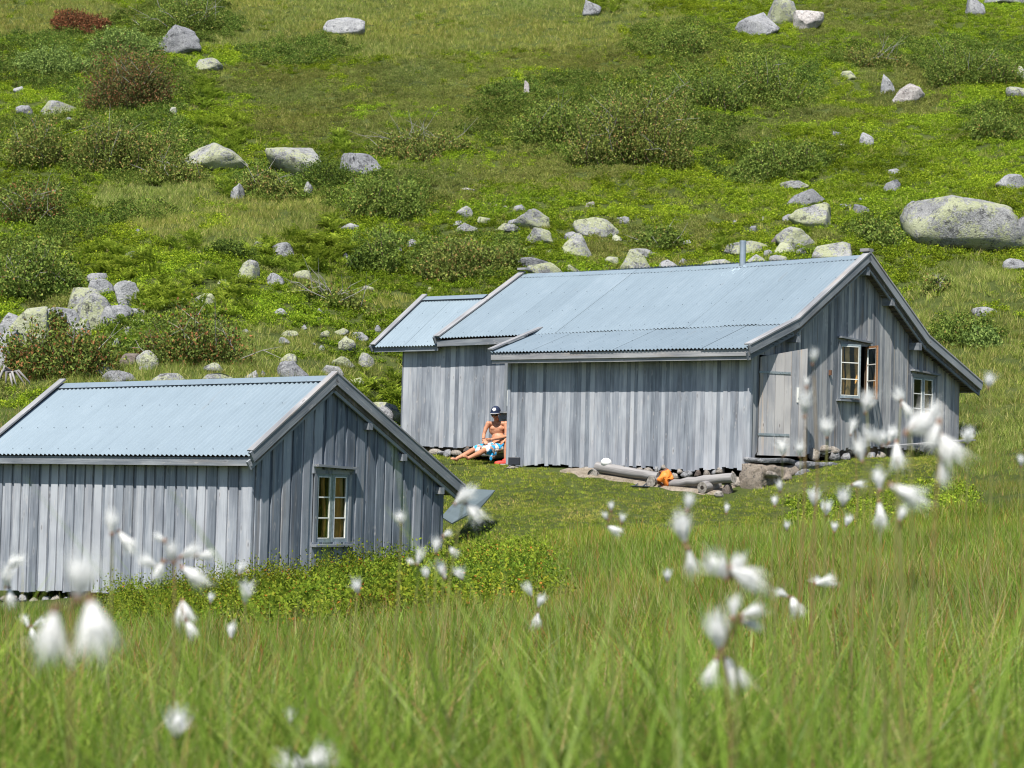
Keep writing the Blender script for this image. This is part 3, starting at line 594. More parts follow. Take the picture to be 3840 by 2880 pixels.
# ---------------------------------------------------------------- things about the huts
def stone_mesh(seed, sub=3, flat=.7, facets=9, rough=.05, sx=1., sy=1.):
    bm = bmesh.new(); bmesh.ops.create_icosphere(bm, subdivisions=sub, radius=1.0); V = np.array([v.co[:] for v in bm.verts]); F = [[v.index for v in f.verts] for f in bm.faces]; bm.free()
    V = np.sign(V) * np.abs(V) ** (.62 if sx > 1 else .8)
    R = np.random.default_rng(seed)
    for _ in range(facets):
        nn = R.normal(size=3); nn[2] = abs(nn[2]) * .8; nn /= np.linalg.norm(nn); d = R.uniform(.34, .78) if sx <= 1 else R.uniform(.72, .95); t = V @ nn - d; V = V - np.maximum(t, 0)[:, None] * nn * .93
    for fq, am in ((2.1, 1.0), (4.5, .7), (10., .5), (19., .3)):
        ph = R.uniform(0, 9, (3, 3)); k = R.normal(size=(3, 3)) * fq
        V = V * (1 + rough * am * (np.sin(V @ k.T + ph[0]).sum(1) / 3))[:, None]
    mx = np.abs(V).max(0); V = V / mx
    return V, F
EYE = -pray(1920, 1440); EYE[2] = 0; EYE /= np.linalg.norm(EYE)
def stone(name, px0, px1, py0, py1, mat, label, cat='boulder', group=None, seed=0, depth=None, y0=30, facets=9, sub=3, sink=.18, tilt=0., Y=None, rough=.05, parent=None):
    """boulder whose outline spans those photo pixels, sitting on the ground"""
    cx = (px0 + px1) / 2
    p = ground(cx, py1, y0) if Y is None else at(cx, py1, Y)
    Yd = p[1]; w_ = (px1 - px0) / FPX * Yd / 2; h_ = (py1 - py0) / FPX * Yd
    hz = h_ / 2 / (1 - sink * .5); dp = depth or max(w_ * .8, hz * .8)
    V, F = stone_mesh(seed, sub, facets=facets, rough=rough, sx=2 if (px1 - px0) > 300 else 1)
    V = V * np.array([w_ * 1.12, dp, hz * 1.26])
    if tilt:
        c, s = cos(radians(tilt)), sin(radians(tilt)); V = V @ np.array([[c, 0, s], [0, 1, 0], [-s, 0, c]])
    ctr = np.array([p[0], Yd + dp * .25, p[2] + hz * .84])
    o = obj(name, V + ctr, F, mat, parent, loc=(ctr[0], ctr[1], ctr[2] - hz) if parent is None else None, smooth_sh=True)
    if parent is None: tag(o, label, cat, group)
    return o
# foundation stones under the huts (parts of the hut they carry)
def footing(fr, parent, items, v0=0.0):
    for k, (px0, px1, py0, py1, m) in enumerate(items):
        cx = (px0 + px1) / 2; P = fr.onv(cx, py1, v0); w_ = (px1 - px0) / FPX * P[1] / 2; h_ = (py1 - py0) / FPX * P[1] / 2
        V, F = stone_mesh(500 + k + int(px0), 2, facets=7); V = V * np.array([w_ * 1.05, .14, h_ * 1.15]); c = P + np.array([0, .04, h_])
        obj('foundation_stone', V + c, F, m, parent, smooth_sh=True)
G, Wm = S_GREY, S_WARM
footing(HF, hut, [(1590, 1655, 1684, 1712, Wm), (1640, 1668, 1688, 1705, G), (1660, 1692, 1682, 1714, G), (1690, 1742, 1684, 1708, Wm), (1600, 1652, 1700, 1728, G), (1650, 1694, 1706, 1730, Wm), (1694, 1730, 1704, 1730, G),
  (1735, 1768, 1672, 1698, S_BRWN), (1760, 1800, 1676, 1700, S_BRWN), (1800, 1850, 1690, 1712, G)], .95)
footing(HF, hut, [(2110, 2170, 1760, 1778, Wm), (2170, 2235, 1745, 1782, Wm), (2290, 2330, 1776, 1800, Wm), (2325, 2400, 1785, 1806, G), (2388, 2412, 1750, 1764, Wm), (2412, 2452, 1752, 1770, Wm), (2452, 2478, 1750, 1772, G), (2478, 2502, 1742, 1760, Wm),
  (2535, 2560, 1756, 1776, Wm), (2548, 2600, 1756, 1790, G), (2520, 2552, 1772, 1796, Wm), (2600, 2632, 1762, 1788, S_BRWN), (2628, 2670, 1760, 1790, Wm), (2668, 2690, 1760, 1780, G), (2683, 2720, 1752, 1775, Wm), (2700, 2740, 1770, 1800, Wm), (2738, 2760, 1766, 1800, Wm), (2740, 2790, 1778, 1830, Wm)], -.02)
footing(LF, hut2, [(0, 40, 2226, 2256, Wm), (36, 75, 2230, 2258, Wm), (70, 112, 2228, 2260, G), (108, 150, 2238, 2262, Wm), (148, 190, 2236, 2262, G), (186, 226, 2232, 2262, Wm), (226, 270, 2236, 2266, G), (270, 330, 2240, 2270, Wm), (330, 400, 2240, 2272, G)], .0)
# stone landing under the door and rubble along the gable
def rough_block(name, fr, u0, u1, v0, v1, z0, z1, mat, seed, label=None, cat=None, parent=None, disp=.035, nx=26, nz=10):
    bm = bmesh.new(); bmesh.ops.create_cube(bm, size=2.0); bmesh.ops.subdivide_edges(bm, edges=bm.edges[:], cuts=14, use_grid_fill=True)
    V = np.array([v.co[:] for v in bm.verts]); F = [[v.index for v in f.verts] for f in bm.faces]; bm.free()
    a = np.abs(V); r = np.maximum(a.max(1), 1e-6)[:, None]; sph = V / np.linalg.norm(V, axis=1)[:, None]; V = V * .86 + sph * .14 * 1.2
    c = np.array([(u0 + u1) / 2, (v0 + v1) / 2, (z0 + z1) / 2]); h = np.array([(u1 - u0) / 2, (v1 - v0) / 2, (z1 - z0) / 2]); L = V * h + c
    nn = (vnoise(L[:, 1] * 4 + seed, L[:, 2] * 5, seed) - .5) + .6 * (vnoise(L[:, 1] * 11 + seed, L[:, 2] * 12 + L[:, 0] * 9, seed + 3) - .5)
    L[:, 0] -= nn * disp * 2; L[:, 2] += (vnoise(L[:, 1] * 3, L[:, 0] * 3, seed + 8) - .5) * disp * 1.2
    Wv = fr.O + L[:, :1] * fr.u + L[:, 1:2] * fr.v + L[:, 2:3] * fr.w
    o = obj(name, Wv, F, mat, parent, loc=fr.P(c[0], c[1], z0) if parent is None else None, smooth_sh=True)
    if parent is None: tag(o, label, cat)
    return o
blk = rough_block('stone_landing', HF, -.42, .10, -.18, 2.35, -.45, .13, S_MORT, 4, 'mortared tan stone landing below the half open plank door', 'stone step', disp=.10)
rough_block('step_slab', HF, -.42, .05, -.12, 1.0, .13, .215, S_GREY, 5, parent=blk, disp=.03)
rough_block('step_slab', HF, -.50, .0, 1.0, 2.45, .03, .185, S_GREY, 6, parent=blk, disp=.05)
for kk, (v_, z_, w_, h_, mt_) in enumerate(((.15, -.05, .22, .10, S_WARM), (.62, -.12, .26, .12, S_MORT), (1.15, -.06, .28, .11, S_GREY), (1.65, -.10, .24, .12, S_WARM), (.35, -.30, .30, .12, S_MORT), (.95, -.32, .26, .11, S_WARM), (1.5, -.28, .3, .12, S_MORT), (2.15, -.05, .25, .12, S_GREY), (2.1, -.25, .24, .11, S_WARM))):
    Vs, Fs = stone_mesh(640 + kk, 3, facets=7); Vs = Vs * np.array([w_, h_ * 1.2, h_]); Vs = Vs[:, :1] * HF.v + Vs[:, 1:2] * HF.u + Vs[:, 2:3] * HF.w + HF.P(-.44, v_, z_)
    obj('landing_stone', Vs, Fs, mt_, blk, smooth_sh=True)
def at_u(px, py, u): return HF.onu(px, py, u)[1]
k = 0
for (a, b, c, d, m, lb) in ((3030, 3080, 1672, 1718, Wm, 'pale upright rubble stone right of the plank door'), (3075, 3115, 1670, 1692, Wm, 'flat tan rubble stone under the gable boards beside the door'), (3110, 3150, 1672, 1696, Wm, 'ochre rubble stone under the gable boards, right of the flat tan one'),
  (3110, 3158, 1688, 1724, G, 'grey angular rubble stone below the ochre one at the gable'), (3155, 3190, 1694, 1722, G, 'small grey rubble stone left of the pale pair at the gable foot'), (3250, 3285, 1692, 1720, G, 'grey rubble stone under the open casement window'), (3282, 3320, 1690, 1716, Wm, 'pale rubble stone right below the open casement window'),
  (3130, 3205, 1738, 1765, G, 'long grey slab lying in grass right of the stone landing'), (3225, 3270, 1748, 1764, Wm, 'small pale stone lying in grass in front of the gable'), (3255, 3325, 1714, 1738, S_BRWN, 'long reddish stone in grass before the gable'),
  (3465, 3510, 1672, 1704, G, 'grey stone propping the plank bench by the gable'), (3618, 3665, 1668, 1702, G, 'round grey stone at the far end of the plank bench')):
    stone('rubble_stone', a, b, c, d, m, lb, 'stone', 'rubble stones along the gable foot', seed=900 + k, Y=at_u((a + b) / 2, d, -.12 - .15 * (k > 6)), facets=8, sub=2, depth=.14); k += 1
pb = empty('plank_bench', HF.onu(3420, 1672, -.3), 'low weathered plank bench along the cabin gable below the small window', 'bench')
mb = MB(); mb.bar(HF.onu(3325, 1674, -.3), HF.onu(3640, 1650, -.35), .24, .03); mb.build('seat', W_CAP, pb)
for x, y in ((3350, 1680), (3600, 1662)):
    mb = MB(); q = HF.onu(x, y, -.3); mb.box(q + np.array([0, 0, -.12]), np.array([.08, 0, 0]), np.array([0, .1, 0]), np.array([0, 0, .12])); mb.build('support', W_LOG, pb)
# log seats
def log(name, p, q, r0, r1, label, hollow=False, seed=0):
    R = np.random.default_rng(seed); p = np.array(p); q = np.array(q); mb = MB(); n = 9
    t = empty(name, (p + q) / 2 - np.array([0, 0, r0]), label, 'log', 'logs of the bench by the long wall')
    pts = [p + (q - p) * i / n + R.normal(size=3) * .006 for i in range(n + 1)]; rad = [r0 + (r1 - r0) * i / n + R.normal() * .003 for i in range(n + 1)]
    mb.tube(pts, rad, 18, cap=False); mb.build('trunk', W_LOG, t, smooth_sh=True)
    d = (q - p) / np.linalg.norm(q - p)
    for c, rr, s in ((pts[0], rad[0], -1), (pts[-1], rad[-1], 1)):
        mb = MB(); mb.tube([c - d * s * .01, c + d * s * .004], rr * .985, 18); e = mb.build('cut_end', M_END, t)
        if hollow and s == -1:
            mb = MB(); mb.tube([c - d * s * .01, c + d * s * .006], rr * .38, 10); mb.build('rot_hole', M_DARK, t)
    return t
m, n, out = newmat('cut_log_end'); tc = n.nodes.new('ShaderNodeTexCoord').outputs['Object']
f = N(n, 'ShaderNodeTexNoise', {'Vector': tc, 'Scale': 22., 'Detail': 5.0}).outputs[0]; princ(n, out, ramp(n, f, [(.3, (.16, .14, .125)), (.7, (.40, .37, .33))]), .9, bump=f); M_END = m
M_DARK = plain('rotted_dark_wood', (.03, .022, .018), .9)
v = -.55
A0, A1 = HF.onv(2240, 1752, v), HF.onv(2470, 1788, v); log('log', A0, A1, .10, .085, 'long weathered log with the white cap on it, left half of the bench', seed=1)
log('log', HF.onv(2223, 1780, v - .12), HF.onv(2275, 1775, v + .3), .105, .10, 'short cross log under the left end of the long log', seed=2)
log('log', HF.onv(2438, 1806, v - .18), HF.onv(2490, 1800, v + .3), .105, .10, 'short cross log with pale round end beside the orange cloth', seed=3)
log('log', HF.onv(2500, 1815, v), HF.onv(2752, 1790, v), .075, .095, 'long log with bright sawn right end, right of the orange cloth', seed=4)
log('log', HF.onv(2634, 1828, v - .22), HF.onv(2690, 1818, v + .25), .11, .105, 'short cross log with a hollow rotten core under the right end', hollow=True, seed=5)
stone('rubble_stone', 2710, 2752, 1806, 1856, S_BRWN, 'rust brown upright stone under the right end of the log bench', 'stone', seed=77, Y=HF.onv(2730, 1850, v)[1], facets=7, sub=2)
stone('rubble_stone', 2680, 2722, 1842, 1862, Wm, 'small pale stone on the gravel below the log bench', 'stone', seed=78, Y=HF.onv(2700, 1855, v - .3)[1], facets=7, sub=2)
stone('boulder', 2170, 2235, 1746, 1790, Wm, 'tan block stone behind the left end of the log bench', 'stone', seed=79, Y=HF.onv(2200, 1780, v + .35)[1], facets=7, sub=2)
# white cap, orange cloth, slippers
M_CLOTHW = plain('white_cotton', (.78, .78, .76), .9, noise=.03); M_ORANGE = plain('orange_nylon', (.78, .22, .03), .6, noise=.1, scale=12)
cp = empty('white_cap', HF.onv(2275, 1743, v), 'white peaked cap lying on the left part of the long log', 'cap'); c0 = np.array(cp.location)
mb = MB(); mb.ell(c0 + np.array([-.01, 0, .045]), (.105, .10, .085)); mb.build('crown', M_CLOTHW, cp, smooth_sh=True)
mb = MB(); mb.ell(c0 + np.array([.10, -.02, .0]), (.08, .07, .012), nu=14, nv=6); mb.build('brim', M_CLOTHW, cp, smooth_sh=True)
def cloth(px_outline, Y, mat, parent, name, bulge=.05, seed=0, thick=.012):
    P = [at(x, y, Y) for x, y in px_outline]; c = np.mean(P, 0); mb = MB(); n = len(P); R = np.random.default_rng(seed)
    pts = [c + np.array([0, -bulge, .02])]; rings = 5
    for r in range(1, rings + 1):
        t = r / rings
        for i in range(n * 4):
            a = P[i // 4]; b = P[(i // 4 + 1) % n]; q = a + (b - a) * (i % 4) / 4
            z = c + (q - c) * t; z = z + np.array([0, -bulge * (1 - t * t) + .022 * sin(i * .8 + r) * t, .01 * cos(i * 1.3)]); pts.append(z)
    m_ = n * 4; fs = [(0, 1 + i, 1 + (i + 1) % m_) for i in range(m_)]
    for r in range(rings - 1):
        for i in range(m_): fs.append((1 + r * m_ + i, 1 + (r + 1) * m_ + i, 1 + (r + 1) * m_ + (i + 1) % m_, 1 + r * m_ + (i + 1) % m_))
    mb.poly(pts, fs); o = mb.build(name, mat, parent, smooth_sh=True); s = o.modifiers.new('s', 'SOLIDIFY'); s.thickness = thick; s.offset = 0; return o
Yc = HF.onv(2495, 1790, v)[1]
oc = empty('orange_cloth', at(2495, 1828, Yc - .12), 'orange garment draped over the middle of the log bench', 'garment')
cloth([(2462, 1800), (2482, 1772), (2505, 1759), (2520, 1776), (2526, 1796), (2508, 1800), (2505, 1828), (2490, 1815)], Yc - .14, M_ORANGE, oc, 'fabric', seed=2)
cloth([(2462, 1800), (2470, 1818), (2490, 1826), (2504, 1828), (2490, 1815)], Yc - .10, plain('dark_orange_lining', (.16, .05, .02), .8), oc, 'lining', bulge=.01, seed=3)
cloth([(2470, 1770), (2500, 1756), (2518, 1770), (2520, 1790), (2480, 1790)], Yc - .06, plain('brown_fabric', (.16, .07, .04), .8), oc, 'fabric_underside', bulge=.06, seed=4)
M_RUB = plain('dark_rubber', (.035, .045, .06), .7)
sl = empty('slippers', (0, 0, 0), 'pair of dark flat sandals on the gravel in front of the log bench', 'sandals'); q = HF.onv(2401, 1826, v - .35); sl.location = tuple(q)
for dx, dy in ((-.08, 0), (.07, -.05)):
    mb = MB(); mb.ell(q + np.array([dx, dy, .012]), (.12, .05, .014), nv=6); so = mb.build('sandal', M_RUB, sl, smooth_sh=True)
    mb = MB(); mb.tube([q + np.array([dx - .02, dy - .05, .015]), q + np.array([dx + .03, dy, .06]), q + np.array([dx - .02, dy + .05, .015])], .012, 6); mb.build('strap', M_RUB, so)
# little radio on a stone at the corner, its aerial leaning on the wall
Yr = HF.onv(1928, 1735, -.25)[1]; rb = at(1928, 1745, Yr)
stone('rubble_stone', 1900, 1952, 1742, 1757, Wm, 'flat pale stone under the black radio at the wall corner', 'stone', seed=80, Y=Yr + .02, facets=5, sub=2)
rd = empty('portable_radio', rb, 'small black radio box standing at the corner of the long wall', 'radio'); mb = MB(); mb.box(rb + np.array([0, 0, .085]), np.array([.112, -.02, 0]), np.array([.012, .045, 0]), np.array([0, 0, .078])); bo = mb.build('body', M_BLACK, rd)
bv = bo.modifiers.new('b', 'BEVEL'); bv.width = .01; bv.segments = 2
mb = MB(); mb.tube([rb + np.array([.07, 0, .15]), at(1922, 1650, Yr + .12)], .003, 5); mb.build('aerial', M_IRON, rd)
# metal sheet behind the lower hut
q = [at(1749, 1832, 38.3), at(1857, 1838, 37.9), at(1800, 1905, 36.9), at(1695, 1962, 35.6), at(1655, 1937, 35.8)]
mb = MB(); mb.poly([*q, *[p + np.array([0, .01, -.02]) for p in q]], [(4, 3, 2, 1, 0), (5, 6, 7, 8, 9)] + [(i, i + 5, (i + 1) % 5 + 5, (i + 1) % 5)[::-1] for i in range(5)])
o = mb.build('metal_sheet', M_SHEET, None, loc=tuple(q[3])); tag(o, 'loose dark grey metal sheet leaning behind the smaller cabin', 'metal sheet')
# gravel strip under the bench
mb = MB(); pts = []; nn = 40
for i in range(nn + 1):
    px = 2150 + (2790 - 2150) * i / nn
    for j in range(7):
        p = HF.onv(px, 1760, .1); off = -.25 - j * .105 * (1 if i > 8 else .35 + i / 8 * .65) - .05 * sin(i * .9)
        P = np.array([*(HF.P(0, off, 0)[:2] + (p - HF.P(0, 0, 0))[:2]), 0]); P[2] = tz(P[0], P[1]) + .035 - (.05 if j == 6 or i in (0, nn) else 0); pts.append(P)
mb.poly(pts, [(i * 7 + j, i * 7 + j + 1, (i + 1) * 7 + j + 1, (i + 1) * 7 + j) for i in range(nn) for j in range(6)])
m, n, out = newmat('pale_gravel'); tc = n.nodes.new('ShaderNodeTexCoord').outputs['Object']
vv = N(n, 'ShaderNodeTexVoronoi', {'Vector': tc, 'Scale': 38.}); f = N(n, 'ShaderNodeTexNoise', {'Vector': tc, 'Scale': 6., 'Detail': 4.}).outputs[0]
princ(n, out, mixc(n, .5, ramp(n, vv.outputs['Color'], [(.1, (.13, .10, .08)), (.9, (.34, .29, .23))]), ramp(n, f, [(.35, (.13, .11, .07)), (.65, (.34, .29, .23))])), .95, bump=vv.outputs['Distance'], bstr=1., bdist=.02)
gv = mb.build('gravel_path', m, None, smooth_sh=True); tag(gv, kind='structure')
# dead root at the left edge
def twigs(name, base, n, L, rad, mat, parent, seed, spread=1.0, up=.4, flat=.5):
    R = np.random.default_rng(seed); mb = MB()
    for i in range(n):
        a = R.uniform(0, 2 * pi); d = np.array([cos(a) * spread, sin(a) * flat * spread, R.uniform(up * .3, up)]); d /= np.linalg.norm(d); l = L * R.uniform(.5, 1.1); p = np.array(base) + R.normal(size=3) * rad * 2; pts = [p]
        for k in range(5): d = d + R.normal(size=3) * .28 + np.array([0, 0, .05]); d /= np.linalg.norm(d); p = p + d * l / 5; pts.append(p)
        mb.tube(pts, [rad * (1 - k / 6.5) for k in range(6)], 5)
        if L > .5:
            for b in range(2):
                k = R.integers(1, 4); q = pts[k]; dd = d + R.normal(size=3) * .7; dd /= np.linalg.norm(dd); mb.tube([q, q + dd * l * .2, q + dd * l * .4 + np.array([0, 0, .05])], [rad * .5, rad * .35, rad * .15], 4)
    return mb.build(name, mat, parent)
M_TWIG = plain('bare_grey_twigs', (.30, .285, .27), .9, noise=.3, scale=8); M_STEM = plain('brown_stems', (.12, .09, .065), .9, noise=.3)
rt = ground(45, 1440, 45); ro = empty('dead_root', rt, 'weathered silver dead root splaying at the left edge above the smaller cabin', 'dead root')
mb = MB()
for k, (ex, ey) in enumerate(((-10, 1448), (5, 1415), (20, 1455), (62, 1452), (92, 1445), (110, 1438), (48, 1462))):
    t0 = at(42, 1392 + k * 2, rt[1]); t1 = at(ex, ey, rt[1] - .3); mb.tube([t0, (t0 + t1) / 2 + np.array([0, -.2, .16]), t1 + np.array([0, 0, .03]), t1 + np.array([0, .1, -.1])], [.034, .027, .016, .006], 7)
mb.build('root_arms', W_LOG, ro, smooth_sh=True)
